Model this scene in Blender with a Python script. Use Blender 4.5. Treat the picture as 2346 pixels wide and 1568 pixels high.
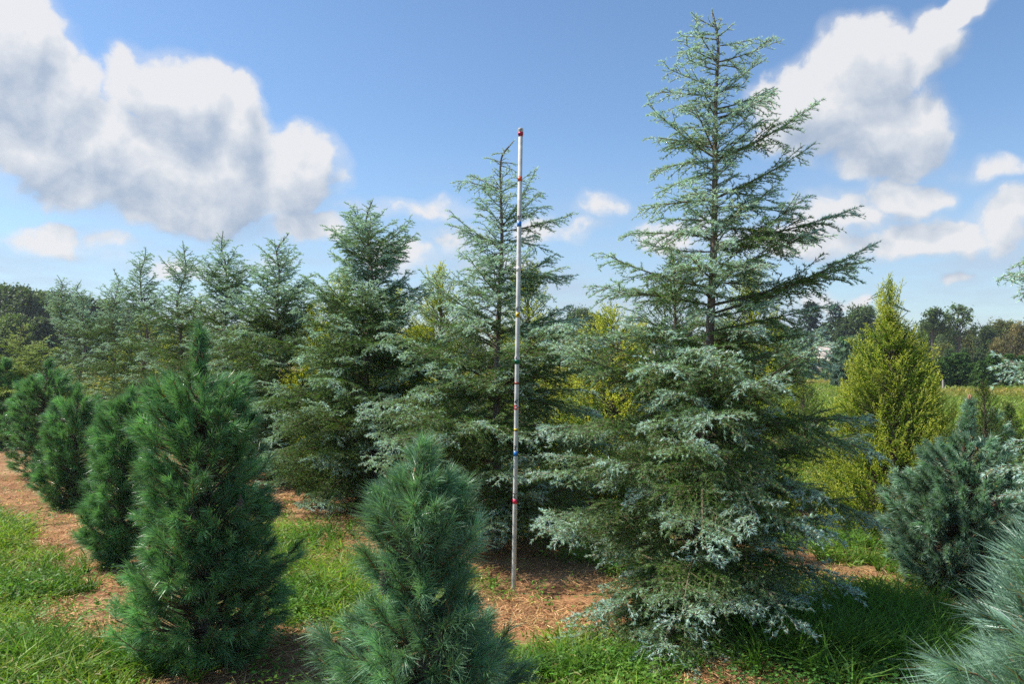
import bpy, math
import numpy as np
from math import radians, sin, cos, atan2, pi

for o in list(bpy.data.objects):
    bpy.data.objects.remove(o, do_unlink=True)
SC = bpy.context.scene
COL = SC.collection

# ------------------------------------------------------------------ camera
CAM_Z = 1.52
F = 1760.0                      # focal length in photo pixels at a width of 2346
PITCH = math.atan(46.0 / F)
cam_d = bpy.data.cameras.new('camera')
cam = bpy.data.objects.new('camera', cam_d)
COL.objects.link(cam)
cam.location = (0, 0, CAM_Z)
cam.rotation_euler = (radians(90) + PITCH, 0, 0)
cam_d.sensor_width = 36.0
cam_d.lens = 36.0 * F / 2346.0
cam_d.clip_start = 0.05
cam_d.clip_end = 3000
cam_d.dof.use_dof = True
cam_d.dof.focus_distance = 4.6
cam_d.dof.aperture_fstop = 8.0
SC.camera = cam


def ray(u, v):
    a, b = (u - 1173.0) / F, (784.0 - v) / F
    return np.array([a, cos(PITCH) - sin(PITCH) * b, sin(PITCH) + cos(PITCH) * b])


def P(u, v, Y):
    r = ray(u, v)
    r = r * (Y / r[1])
    return np.array([r[0], r[1], r[2] + CAM_Z])


def G(u, v):
    r = ray(u, v)
    return r * (-CAM_Z / r[2]) + np.array([0, 0, CAM_Z])


# ------------------------------------------------------------------ view, world, sun
SC.view_settings.view_transform = 'Standard'
SC.view_settings.look = 'None'
SC.view_settings.exposure = 0.48
SC.view_settings.gamma = 1.0
SC.render.engine = 'CYCLES'
SC.cycles.max_bounces = 6
SC.cycles.diffuse_bounces = 3
SC.cycles.glossy_bounces = 2
SC.cycles.transmission_bounces = 4
SC.cycles.transparent_max_bounces = 16
SC.cycles.use_denoising = False

SUN_EL = radians(52)
SUN_AZ = atan2(-0.90, 0.12)     # compass angle measured from +Y towards +X
SKY_STRENGTH = 0.104
CLOUD_WHITE = 5.9               # radiance of a sunlit cloud before the background strength

sd = bpy.data.lights.new('sun', 'SUN')
sd.energy = 5.0
sd.angle = radians(0.53)
sd.color = (1.0, 0.95, 0.87)
sun = bpy.data.objects.new('sun', sd)
COL.objects.link(sun)
from mathutils import Vector
sv = Vector((sin(SUN_AZ) * cos(SUN_EL), cos(SUN_AZ) * cos(SUN_EL), sin(SUN_EL)))
sun.rotation_euler = sv.to_track_quat('Z', 'Y').to_euler()
sun.location = (0, 0, 30)


class NT:
    """small helper to write node trees compactly"""
    def __init__(s, nt):
        s.nt = nt

    def n(s, typ, inputs=None, **props):
        nd = s.nt.nodes.new(typ)
        for k, v in props.items():
            setattr(nd, k, v)
        for k, v in (inputs or {}).items():
            if hasattr(v, 'is_output'):
                s.nt.links.new(v, nd.inputs[k])
            else:
                nd.inputs[k].default_value = v
        return nd

    def m(s, op, a, b=None, c=None, clamp=False):
        ins = {0: a}
        if b is not None:
            ins[1] = b
        if c is not None:
            ins[2] = c
        return s.n('ShaderNodeMath', ins, operation=op, use_clamp=clamp).outputs[0]

    def vm(s, op, a, b=None, out=0, scale=None):
        ins = {0: a}
        if b is not None:
            ins[1] = b
        if scale is not None:
            ins[3] = scale
        return s.n('ShaderNodeVectorMath', ins, operation=op).outputs[out]

    def ramp(s, fac, stops, interp='LINEAR'):
        r = s.n('ShaderNodeValToRGB', {0: fac})
        cr = r.color_ramp
        cr.interpolation = interp
        while len(cr.elements) < len(stops):
            cr.elements.new(0.5)
        for e, (p, c) in zip(cr.elements, stops):
            e.position = p
            e.color = tuple(c) + (1,) if len(c) == 3 else c
        return r.outputs[0]

    def mix(s, fac, a, b, mode='MIX'):
        nd = s.nt.nodes.new('ShaderNodeMix')
        nd.data_type = 'RGBA'
        nd.blend_type = mode
        for k, v in ((0, fac), (6, a), (7, b)):
            if hasattr(v, 'is_output'):
                s.nt.links.new(v, nd.inputs[k])
            else:
                nd.inputs[k].default_value = v if k == 0 else (tuple(v) + (1,) if len(v) == 3 else v)
        return nd.outputs[2]


def sky_angle(u, v):
    r = ray(u, v)
    return atan2(r[0], r[1]), math.asin(r[2] / np.linalg.norm(r))


# cumulus banks: centre and radii given where they stand in the sky, then weight
CLOUDS = [(-10, 110, 200, 190, 1), (60, 60, 70, 110, .9), (130, 190, 120, 130, 1), (170, 110, 45, 60, .6), (230, 300, 170, 120, 1),
          (350, 210, 95, 110, 1), (420, 260, 130, 120, 1), (545, 290, 80, 95, 1), (500, 380, 190, 110, 1),
          (330, 390, 250, 120, 1), (680, 370, 100, 105, 1), (690, 430, 90, 80, 1), (570, 450, 190, 80, 1), (100, 310, 190, 90, 1), (420, 480, 230, 50, .8),
          (160, 550, 190, 50, .38), (700, 530, 150, 50, .50), (930, 600, 120, 50, .48), (1030, 560, 130, 60, .45),
          (960, 480, 260, 45, .28), (1370, 465, 90, 50, .33), (1270, 520, 130, 50, .33), (1130, 620, 160, 50, .33),
          (1850, 230, 150, 100, 1), (1990, 170, 150, 120, 1), (1960, 290, 210, 90, .95), (2195, 35, 60, 50, .85), (2080, 260, 120, 100, .9),
          (2130, 110, 80, 100, .95), (1830, 345, 150, 65, .55), (2000, 370, 130, 50, .5), (2290, 365, 200, 45, .18), (2070, 440, 110, 55, .75),
          (1950, 490, 160, 62, .75), (1800, 560, 220, 60, .55), (2130, 550, 200, 62, .66), (2310, 500, 140, 90, .72), (1960, 580, 260, 50, .42),
          (2200, 645, 60, 20, .45), (1560, 540, 170, 60, .40), (-260, 250, 220, 150, 1), (2700, 300, 260, 90, .9),
          (420, 600, 320, 40, .26), (1900, 690, 140, 22, .3)]


def build_world():
    w = bpy.data.worlds.new('World')
    SC.world = w
    w.use_nodes = True
    w.cycles.sampling_method = 'MANUAL'
    w.cycles.sample_map_resolution = 256
    # density of cloud in a direction (azimuth, elevation)
    g = bpy.data.node_groups.new('cloud_density', 'ShaderNodeTree')
    g.interface.new_socket('P', in_out='INPUT', socket_type='NodeSocketVector')
    g.interface.new_socket('D', in_out='OUTPUT', socket_type='NodeSocketFloat')
    g.interface.new_socket('S', in_out='OUTPUT', socket_type='NodeSocketFloat')
    N = NT(g)
    gi = g.nodes.new('NodeGroupInput')
    go = g.nodes.new('NodeGroupOutput')
    p = gi.outputs[0]
    warp = N.n('ShaderNodeTexNoise', {'Vector': p, 'Scale': 9.0, 'Detail': 3.0, 'Roughness': .55}).outputs['Color']
    warp = N.vm('SUBTRACT', warp, (0.5, 0.5, 0.5))
    warp = N.vm('MULTIPLY', warp, (0.11, 0.10, 0.0))
    q = N.vm('ADD', p, warp)
    acc = None
    for (cu, cv, ru, rv, wt) in CLOUDS:
        a0, e0 = sky_angle(cu, cv)
        a1, _ = sky_angle(cu + ru, cv)
        _, e1 = sky_angle(cu, cv - rv)
        ra, re = max(abs(a1 - a0), .004), max(abs(e1 - e0), .004)
        d = N.vm('SUBTRACT', q, (a0, e0, 0))
        d = N.vm('MULTIPLY', d, (1 / ra, 1 / re, 0))
        r2 = N.vm('DOT_PRODUCT', d, d, out=1)
        b = N.m('MULTIPLY_ADD', r2, -0.62, 0.72 * wt)
        acc = b if acc is None else N.m('SMOOTH_MAX', acc, b, 0.12)
    smooth_acc = acc
    n1 = N.n('ShaderNodeTexNoise', {'Vector': p, 'Scale': 11.0, 'Detail': 9.0, 'Roughness': .57, 'Lacunarity': 2.1}).outputs[0]
    n1 = N.m('MULTIPLY_ADD', n1, 1.2, -0.60)
    w2 = N.n('ShaderNodeTexNoise', {'Vector': p, 'Scale': 26.0, 'Detail': 4.0}).outputs['Color']
    w2 = N.vm('MULTIPLY', N.vm('SUBTRACT', w2, (.5, .5, .5)), (.035, .035, 0))
    vo = N.n('ShaderNodeTexVoronoi', {'Vector': N.vm('ADD', p, w2), 'Scale': 13.0, 'Detail': 2.0, 'Roughness': .55}, feature='F1', normalize=True).outputs[0]
    acc = N.m('ADD', acc, N.m('MULTIPLY_ADD', vo, -1.1, .42))
    n2 = N.n('ShaderNodeTexNoise', {'Vector': N.vm('ADD', p, warp), 'Scale': 34.0, 'Detail': 7.0, 'Roughness': .6}).outputs[0]
    n2 = N.m('MULTIPLY_ADD', n2, 0.62, -0.31)
    out = N.m('ADD', N.m('ADD', acc, n1), n2)
    g.links.new(out, go.inputs[0])
    g.links.new(smooth_acc, go.inputs[1])

    nt = w.node_tree
    nt.nodes.clear()
    N = NT(nt)
    tc = N.n('ShaderNodeTexCoord').outputs['Generated']
    sep = N.n('ShaderNodeSeparateXYZ', {0: tc})
    az = N.m('ARCTAN2', sep.outputs[0], sep.outputs[1])
    el = N.m('ARCSINE', sep.outputs[2])
    pv = N.n('ShaderNodeCombineXYZ', {0: az, 1: el, 2: 0.0}).outputs[0]

    def dens(v):
        gn = nt.nodes.new('ShaderNodeGroup')
        gn.node_tree = g
        nt.links.new(v, gn.inputs[0])
        return gn.outputs
    d0, s0 = dens(pv)
    d1, s1 = dens(N.vm('ADD', pv, (-0.012, 0.034, 0)))
    alpha = N.n('ShaderNodeMapRange', {0: d0, 1: 0.0, 2: 0.38, 3: 0.0, 4: 1.0}, interpolation_type='SMOOTHSTEP').outputs[0]
    halo = N.n('ShaderNodeMapRange', {0: N.m('ADD', s0, N.m('MULTIPLY', d0, .8)), 1: -0.45, 2: 0.55, 3: 0.0, 4: 0.42}, interpolation_type='SMOOTHSTEP').outputs[0]
    alpha = N.m('MAXIMUM', alpha, halo)
    rim = N.m('SUBTRACT', d0, d1)
    thick = N.n('ShaderNodeMapRange', {0: N.m('MULTIPLY_ADD', d1, .35, N.m('MULTIPLY', s1, .65)), 1: 0.25, 2: 0.95, 3: 0.0, 4: 1.0}, interpolation_type='SMOOTHSTEP').outputs[0]
    lit = N.m('MULTIPLY_ADD', rim, 0.62, 0.84)
    lit = N.m('MULTIPLY_ADD', thick, -0.34, lit, clamp=True)
    ccol = N.ramp(lit, [(0.0, (.38, .49, .66)), (0.4, (.55, .64, .78)), (0.8, (.84, .88, .94)), (1.0, (1.0, 1.0, 1.02))])
    ccol = N.mix(1.0, ccol, (CLOUD_WHITE,) * 3, 'MULTIPLY')
    sky = N.n('ShaderNodeTexSky', sky_type='NISHITA', sun_disc=False, sun_elevation=SUN_EL, sun_rotation=SUN_AZ,
              altitude=120.0, air_density=1.05, dust_density=0.35, ozone_density=1.6).outputs[0]
    sky = N.mix(1.0, sky, (.90, 1.04, 1.16), 'MULTIPLY')
    # thin hazy veil low in the sky
    vn = N.n('ShaderNodeTexNoise', {'Vector': N.vm('MULTIPLY', pv, (1.0, 4.5, 1.0)), 'Scale': 3.2, 'Detail': 6.0, 'Roughness': .6}).outputs[0]
    ve = N.n('ShaderNodeMapRange', {0: el, 1: 0.02, 2: 0.30, 3: 1.0, 4: 0.0}, interpolation_type='SMOOTHSTEP').outputs[0]
    vv = N.n('ShaderNodeMapRange', {0: vn, 1: 0.36, 2: 0.66, 3: 0.30, 4: 0.92}, interpolation_type='SMOOTHSTEP').outputs[0]
    veil = N.mix(1.0, (.60, .71, .88), (CLOUD_WHITE,) * 3, 'MULTIPLY')
    sky = N.mix(N.m('MULTIPLY', ve, vv), sky, veil)
    alpha = N.m('MULTIPLY', alpha, 0.95)
    col = N.mix(alpha, sky, ccol)
    bg = N.n('ShaderNodeBackground', {0: col, 1: SKY_STRENGTH})
    N.n('ShaderNodeOutputWorld', {0: bg.outputs[0]})


build_world()

# ------------------------------------------------------------------ helpers
R = np.random.default_rng(7)


def unit(v):
    return v / np.maximum(np.linalg.norm(v, axis=-1, keepdims=True), 1e-9)


def tag(o, label=None, cat=None, group=None, kind=None):
    if label: o['label'] = label
    if cat: o['category'] = cat
    if group: o['group'] = group
    if kind: o['kind'] = kind
    return o


def empty(name, loc, label, cat, group=None):
    o = bpy.data.objects.new(name, None)
    o.empty_display_size = 0.2
    COL.objects.link(o)
    o.location = tuple(float(c) for c in loc)
    return tag(o, label, cat, group)


def mesh_obj(name, V, faces, mat, parent=None, col=None, smooth=False):
    """faces: list of (n,k) integer arrays; V in world axes relative to the parent's base"""
    me = bpy.data.meshes.new(name)
    V = np.ascontiguousarray(V, dtype=np.float32)
    me.vertices.add(len(V))
    me.vertices.foreach_set('co', V.ravel())
    idx = np.concatenate([f.ravel() for f in faces]).astype(np.int32)
    cnt = np.concatenate([np.full(len(f), f.shape[1]) for f in faces])
    starts = np.concatenate([[0], np.cumsum(cnt)[:-1]]).astype(np.int32)
    me.loops.add(len(idx))
    me.loops.foreach_set('vertex_index', idx)
    me.polygons.add(len(cnt))
    me.polygons.foreach_set('loop_start', starts)
    me.update(calc_edges=True)
    if smooth:
        me.polygons.foreach_set('use_smooth', np.ones(len(cnt), bool))
    if col is not None:
        a = me.color_attributes.new('Col', 'FLOAT_COLOR', 'POINT')
        c4 = np.ones((len(V), 4), np.float32)
        c4[:, :3] = col
        a.data.foreach_set('color', c4.ravel())
    me.materials.append(mat)
    o = bpy.data.objects.new(name, me)
    COL.objects.link(o)
    if parent is not None:
        o.parent = parent
    return o


class Bag:
    """collects triangles/quads with colours for one mesh"""
    def __init__(s):
        s.V, s.C, s.Q, s.T, s.n = [], [], [], [], 0

    def add(s, V, C, quads=None, tris=None):
        V = V.reshape(-1, 3)
        s.V.append(V)
        s.C.append(np.broadcast_to(C, V.shape) if np.ndim(C) == 1 else C.reshape(-1, 3))
        if quads is not None and len(quads): s.Q.append(quads + s.n)
        if tris is not None and len(tris): s.T.append(tris + s.n)
        s.n += len(V)

    def build(s, name, mat, parent=None, origin=None, smooth=False):
        V = np.concatenate(s.V)
        if origin is not None: V = V - np.asarray(origin)
        f = []
        if s.Q: f.append(np.concatenate(s.Q))
        if s.T: f.append(np.concatenate(s.T))
        return mesh_obj(name, V, f, mat, parent, np.concatenate(s.C), smooth)


def bez(c, t):
    """c: (n,3,3) quadratic curves, t: (n,) -> point, tangent"""
    t = t[:, None]
    p = c[:, 0] * (1 - t) ** 2 + c[:, 1] * 2 * t * (1 - t) + c[:, 2] * t ** 2
    d = 2 * (1 - t) * (c[:, 1] - c[:, 0]) + 2 * t * (c[:, 2] - c[:, 1])
    return p, unit(d)


def clen(c):
    return np.linalg.norm(c[:, 1] - c[:, 0], axis=1) + np.linalg.norm(c[:, 2] - c[:, 1], axis=1)


def perp(d):
    r = R.normal(size=d.shape)
    return unit(np.cross(d, r))


def tubes(bag, c, r0, r1, col, seg=3, side=4):
    """tapering tubes along quadratic curves"""
    n = len(c)
    if n == 0: return
    r0 = np.broadcast_to(r0, n); r1 = np.broadcast_to(r1, n)
    a = perp(c[:, 2] - c[:, 0] + 1e-6)
    rings = []
    for k in range(seg + 1):
        t = np.full(n, k / seg)
        p, d = bez(c, t)
        b = unit(np.cross(d, a)); a2 = np.cross(b, d)
        rr = r0 + (r1 - r0) * (k / seg)
        for j in range(side):
            th = 2 * pi * j / side
            rings.append(p + (a2 * cos(th) + b * sin(th)) * rr[:, None])
    V = np.stack(rings, 1)            # n, (seg+1)*side, 3
    q = []
    for k in range(seg):
        for j in range(side):
            j2 = (j + 1) % side
            q.append([k * side + j, k * side + j2, (k + 1) * side + j2, (k + 1) * side + j])
    q = np.array(q)[None] + (np.arange(n) * (seg + 1) * side)[:, None, None]
    cc = np.asarray(col, float)
    if cc.ndim == 2: cc = np.repeat(cc[:, None], V.shape[1], 1)
    bag.add(V, cc if cc.ndim == 1 else cc.reshape(-1, 3), quads=q.reshape(-1, 4))


def polytube(bag, pts, radii, col, side=10, jitter=0.0):
    pts = np.asarray(pts, float); n = len(pts)
    V = []
    for k in range(n):
        d = unit(pts[min(k + 1, n - 1)] - pts[max(k - 1, 0)])
        a = unit(np.cross(d, [0.3, 1, 0.1])); b = np.cross(d, a)
        for j in range(side):
            th = 2 * pi * j / side
            V.append(pts[k] + (a * cos(th) + b * sin(th)) * radii[k] * (1 + R.uniform(-jitter, jitter)))
    q = [[k * side + j, k * side + (j + 1) % side, (k + 1) * side + (j + 1) % side, (k + 1) * side + j]
         for k in range(n - 1) for j in range(side)]
    bag.add(np.array(V), np.asarray(col, float), quads=np.array(q))


def smooth_path(pts, per=6):
    """Catmull-Rom resample"""
    pts = np.asarray(pts, float)
    e = np.vstack([2 * pts[0] - pts[1], pts, 2 * pts[-1] - pts[-2]])
    out = []
    for i in range(len(pts) - 1):
        p0, p1, p2, p3 = e[i:i + 4]
        for t in np.linspace(0, 1, per, endpoint=False):
            out.append(.5 * ((2 * p1) + (-p0 + p2) * t + (2 * p0 - 5 * p1 + 4 * p2 - p3) * t * t + (-p0 + 3 * p1 - 3 * p2 + p3) * t ** 3))
    out.append(pts[-1])
    return np.array(out)


def needles(bag, p, d, L, W, col, tipcol=None):
    """straight thin blades, one triangle each"""
    s = perp(d) * (np.broadcast_to(W, len(p))[:, None] * .5)
    V = np.stack([p - s, p + s, p + d * np.broadcast_to(L, len(p))[:, None]], 1)
    tipcol = col if tipcol is None else tipcol
    C = np.stack([col, col, tipcol], 1)
    bag.add(V, C.reshape(-1, 3), tris=np.arange(len(p) * 3).reshape(-1, 3))


def ribbons(bag, p, d, L, W, bend, col, tipcol, face=None):
    """bending blades: quad + tip triangle; bend = vector added at the tip"""
    n = len(p)
    L = np.broadcast_to(L, n)[:, None]; W = np.broadcast_to(W, n)[:, None]
    s = (perp(d) if face is None else face) * W * .5
    m = p + d * L * .5 + bend * .22
    e = p + d * L + bend
    V = np.stack([p - s * .8, p + s * .8, m + s, m - s, e], 1)
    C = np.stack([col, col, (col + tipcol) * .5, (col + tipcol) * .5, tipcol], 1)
    b = np.arange(n)[:, None] * 5
    bag.add(V, C.reshape(-1, 3), quads=b + np.array([0, 1, 2, 3]), tris=b + np.array([3, 2, 4]))


def jit(col, n, amt=.18, hue=.06):
    col = np.asarray(col, float)
    v = np.exp(R.normal(0, amt, (n, 1)))
    h = 1 + R.normal(0, hue, (n, 3))
    return np.clip(col * v * h, 0.004, 0.9)


def lattice(seed, size=64):
    return np.random.default_rng(seed).random((size, size))


def vnoise(x, y, L):
    n = L.shape[0]
    xi, yi = np.floor(x).astype(int), np.floor(y).astype(int)
    fx, fy = x - xi, y - yi
    fx = fx * fx * (3 - 2 * fx); fy = fy * fy * (3 - 2 * fy)
    a = L[xi % n, yi % n]; b = L[(xi + 1) % n, yi % n]; c = L[xi % n, (yi + 1) % n]; d = L[(xi + 1) % n, (yi + 1) % n]
    return (a * (1 - fx) + b * fx) * (1 - fy) + (c * (1 - fx) + d * fx) * fy


L1, L2 = lattice(11), lattice(12)


def fbm(x, y, s=1.0):
    return vnoise(x / s, y / s, L1) * .5 + vnoise(x / s * 2.1 + 9, y / s * 2.1, L2) * .28 + vnoise(x / s * 4.3, y / s * 4.3 + 5, L1) * .22


# ------------------------------------------------------------------ materials
def mat_foliage(name, rough=.5, trans=.28, spec=.35):
    m = bpy.data.materials.new(name); m.use_nodes = True
    nt = m.node_tree; nt.nodes.clear(); N = NT(nt)
    col = N.n('ShaderNodeAttribute', attribute_name='Col').outputs['Color']
    geo = N.n('ShaderNodeNewGeometry').outputs['Position']
    nz = N.n('ShaderNodeTexNoise', {'Vector': geo, 'Scale': 3.2, 'Detail': 3.0}).outputs[0]
    k = N.m('MULTIPLY_ADD', nz, 0.55, 0.73)
    kk = N.n('ShaderNodeCombineXYZ', {0: k, 1: k, 2: k}).outputs[0]
    col = N.mix(1.0, col, kk, 'MULTIPLY')
    b = N.n('ShaderNodeBsdfPrincipled', {'Base Color': col, 'Roughness': rough, 'Specular IOR Level': spec})
    if trans > 0:
        tcol = N.mix(1.0, col, (1.25, 1.35, .55), 'MULTIPLY')
        t = N.n('ShaderNodeBsdfTranslucent', {0: tcol})
        mx = N.n('ShaderNodeMixShader', {0: trans, 1: b.outputs[0], 2: t.outputs[0]})
        N.n('ShaderNodeOutputMaterial', {0: mx.outputs[0]})
    else:
        N.n('ShaderNodeOutputMaterial', {0: b.outputs[0]})
    return m


def mat_bark(name, scale=30):
    m = bpy.data.materials.new(name); m.use_nodes = True
    nt = m.node_tree; nt.nodes.clear(); N = NT(nt)
    col = N.n('ShaderNodeAttribute', attribute_name='Col').outputs['Color']
    co = N.n('ShaderNodeTexCoord').outputs['Object']
    sc = N.vm('MULTIPLY', co, (1, 1, .35))
    nz = N.n('ShaderNodeTexNoise', {'Vector': sc, 'Scale': float(scale), 'Detail': 6.0, 'Roughness': .65}).outputs[0]
    r = N.ramp(nz, [(.3, (.45, .42, .40)), (.7, (1.25, 1.2, 1.15))])
    col = N.mix(1.0, col, r, 'MULTIPLY')
    bmp = N.n('ShaderNodeBump', {'Height': nz, 'Strength': .6, 'Distance': .01})
    b = N.n('ShaderNodeBsdfPrincipled', {'Base Color': col, 'Roughness': .85, 'Normal': bmp.outputs[0]})
    N.n('ShaderNodeOutputMaterial', {0: b.outputs[0]})
    return m


def mat_simple(name, color, rough=.5, nscale=20, namt=.15, bump=0.0):
    m = bpy.data.materials.new(name); m.use_nodes = True
    nt = m.node_tree; nt.nodes.clear(); N = NT(nt)
    co = N.n('ShaderNodeTexCoord').outputs['Object']
    nz = N.n('ShaderNodeTexNoise', {'Vector': co, 'Scale': float(nscale), 'Detail': 5.0, 'Roughness': .6}).outputs[0]
    lo = tuple(c * (1 - namt) for c in color); hi = tuple(min(1, c * (1 + namt)) for c in color)
    col = N.ramp(nz, [(.3, lo), (.7, hi)])
    ins = {'Base Color': col, 'Roughness': rough}
    if bump:
        ins['Normal'] = N.n('ShaderNodeBump', {'Height': nz, 'Strength': bump, 'Distance': .01}).outputs[0]
    b = N.n('ShaderNodeBsdfPrincipled', ins)
    N.n('ShaderNodeOutputMaterial', {0: b.outputs[0]})
    return m


M_CEDAR = mat_foliage('cedar_needles', .5, .30, .3)
M_PINE = mat_foliage('pine_needles', .36, .25, .6)
M_GOLD = mat_foliage('golden_scale_leaves', .5, .35, .3)
M_LEAF = mat_foliage('broad_leaves', .55, .3, .3)
M_GRASS = mat_foliage('grass_blades', .5, .38, .3)
M_DRY = mat_foliage('dry_straw', .8, .15, .1)
M_BARK = mat_bark('bark', 40)
M_CONE = mat_bark('cone_scales', 90)


# ------------------------------------------------------------------ ground
ROWS = [(1.36, .60), (3.50, .66), (5.45, .42), (6.75, .40)]


def grassiness(x, y):
    s = .78 * x + .62 * y
    n = fbm(x, y, .9)
    n2 = fbm(x + 31, y - 7, .35)
    s2 = s + (n - .5) * 1.0 + (n2 - .5) * .30
    g = np.ones_like(x)
    for c, hw in ROWS:
        d = np.abs(s2 - c) / hw
        g = np.minimum(g, np.clip((d - .80) / .40, 0, 1))
    # more weeds in the rows further right and far away
    g = np.maximum(g, np.clip((s - 4.6) / 1.0, 0, 1) * np.clip((n2 - .47) * 8, 0, 1))
    g = np.maximum(g, np.clip((y - 26) / 10, 0, 1))
    return g


def gz(x, y):
    near = np.clip(1 - y / 40, 0, 1)
    return (fbm(x, y, 1.4) - .5) * .07 * near + (fbm(x + 5, y, .3) - .5) * .030 * near


def build_ground():
    ys = np.concatenate([np.linspace(-40, 0, 16), np.arange(.1, 9, .05), np.arange(9, 22, .12), np.geomspace(22, 1200, 70)])
    # fan-shaped grid with wide margins
    t = np.linspace(-1, 1, 281)
    X = np.zeros((len(ys), len(t))); Y = np.zeros_like(X)
    for i, y in enumerate(ys):
        hw = 12 + max(y, 0) * 1.6
        inner = max(1.2 + max(y, 0) * .85, 3)
        k = np.abs(t)
        xx = np.where(k < .8, k / .8 * inner, inner + (k - .8) / .2 * (hw * 1.4 + 30 - inner))
        X[i] = np.sign(t) * xx; Y[i] = y
    Z = gz(X, Y)
    g = grassiness(X, Y)
    n = fbm(X, Y, .25); n3 = fbm(X, Y, 3.0)
    soil = np.array([.42, .225, .112]); soil2 = np.array([.27, .145, .075]); straw = np.array([.50, .33, .18])
    k = np.clip((n - .35) * 3, 0, 1)[..., None]
    c = soil2 * (1 - k) + soil * k
    k = np.clip((fbm(X + 3, Y + 3, .6) - .5) * 5, 0, 1)[..., None] * .6
    c = c * (1 - k) + straw * k
    gc = np.array([.12, .12, .045]) * (1 + (n3[..., None] - .5) * .5)
    far = np.clip((Y - 18) / 40, 0, 1)[..., None]
    farc = np.array([.20, .26, .05]) * (1 - n3[..., None] * .1)
    dry = np.clip((fbm(X * .4, Y, 9.0) - .46) * 4 + (Y - 43) / 30, 0, 1)[..., None]
    farc = farc * (1 - dry) + np.array([.32, .27, .075]) * dry
    gc = gc * (1 - far) + farc * far
    gg = (g * .85)[..., None]
    gg = np.maximum(gg, far)
    c = c * (1 - gg) + gc * gg
    ny, nx = X.shape
    i = np.arange((ny - 1) * nx).reshape(ny - 1, nx)[:, :-1].ravel()
    q = np.stack([i, i + 1, i + nx + 1, i + nx], 1)
    m = bpy.data.materials.new('field_soil'); m.use_nodes = True
    nt = m.node_tree; nt.nodes.clear(); N = NT(nt)
    col = N.n('ShaderNodeAttribute', attribute_name='Col').outputs['Color']
    pos = N.n('ShaderNodeNewGeometry').outputs['Position']
    n1 = N.n('ShaderNodeTexNoise', {'Vector': pos, 'Scale': 42.0, 'Detail': 8.0, 'Roughness': .7}).outputs[0]
    n2 = N.n('ShaderNodeTexNoise', {'Vector': N.vm('MULTIPLY', pos, (1, .35, 1)), 'Scale': 3.0, 'Detail': 5.0}).outputs[0]
    r = N.ramp(n1, [(.3, (.55, .52, .5)), (.65, (1.25, 1.22, 1.2))])
    r2 = N.ramp(n2, [(.3, (.78, .8, .8)), (.7, (1.15, 1.12, 1.1))])
    col = N.mix(1.0, N.mix(1.0, col, r, 'MULTIPLY'), r2, 'MULTIPLY')
    bmp = N.n('ShaderNodeBump', {'Height': n1, 'Strength': .8, 'Distance': .02})
    b = N.n('ShaderNodeBsdfPrincipled', {'Base Color': col, 'Roughness': .95, 'Specular IOR Level': .1, 'Normal': bmp.outputs[0]})
    N.n('ShaderNodeOutputMaterial', {0: b.outputs[0]})
    o = mesh_obj('ground', np.stack([X, Y, Z], -1).reshape(-1, 3), [q], m, None, c.reshape(-1, 3), True)
    tag(o, kind='structure')


build_ground()


def scatter(n, y0, y1, power=1.0):
    """points in the field of view and a margin beside it, denser near the camera"""
    u = R.random(n)
    if power == 1.0:
        y = y0 * (y1 / y0) ** u
    else:
        a = 1 - power
        y = (y0 ** a + u * (y1 ** a - y0 ** a)) ** (1 / a)
    x = R.uniform(-1, 1, n) * (.74 * y + .9)
    return x, y


def blades(bag, x, y, L, W, green, tip, lean=.5, zoff=0):
    n = len(x)
    p = np.stack([x, y, gz(x, y) + zoff - .005], 1)
    a = R.uniform(0, 2 * pi, n)
    ln = np.abs(R.normal(0, lean, n))
    d = unit(np.stack([np.cos(a) * ln, np.sin(a) * ln, np.ones(n)], 1))
    bend = np.stack([np.cos(a), np.sin(a), -np.full(n, .55)], 1) * (L * R.uniform(.15, .75, n))[:, None]
    ribbons(bag, p, d, L, W, bend, green, tip)


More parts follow.
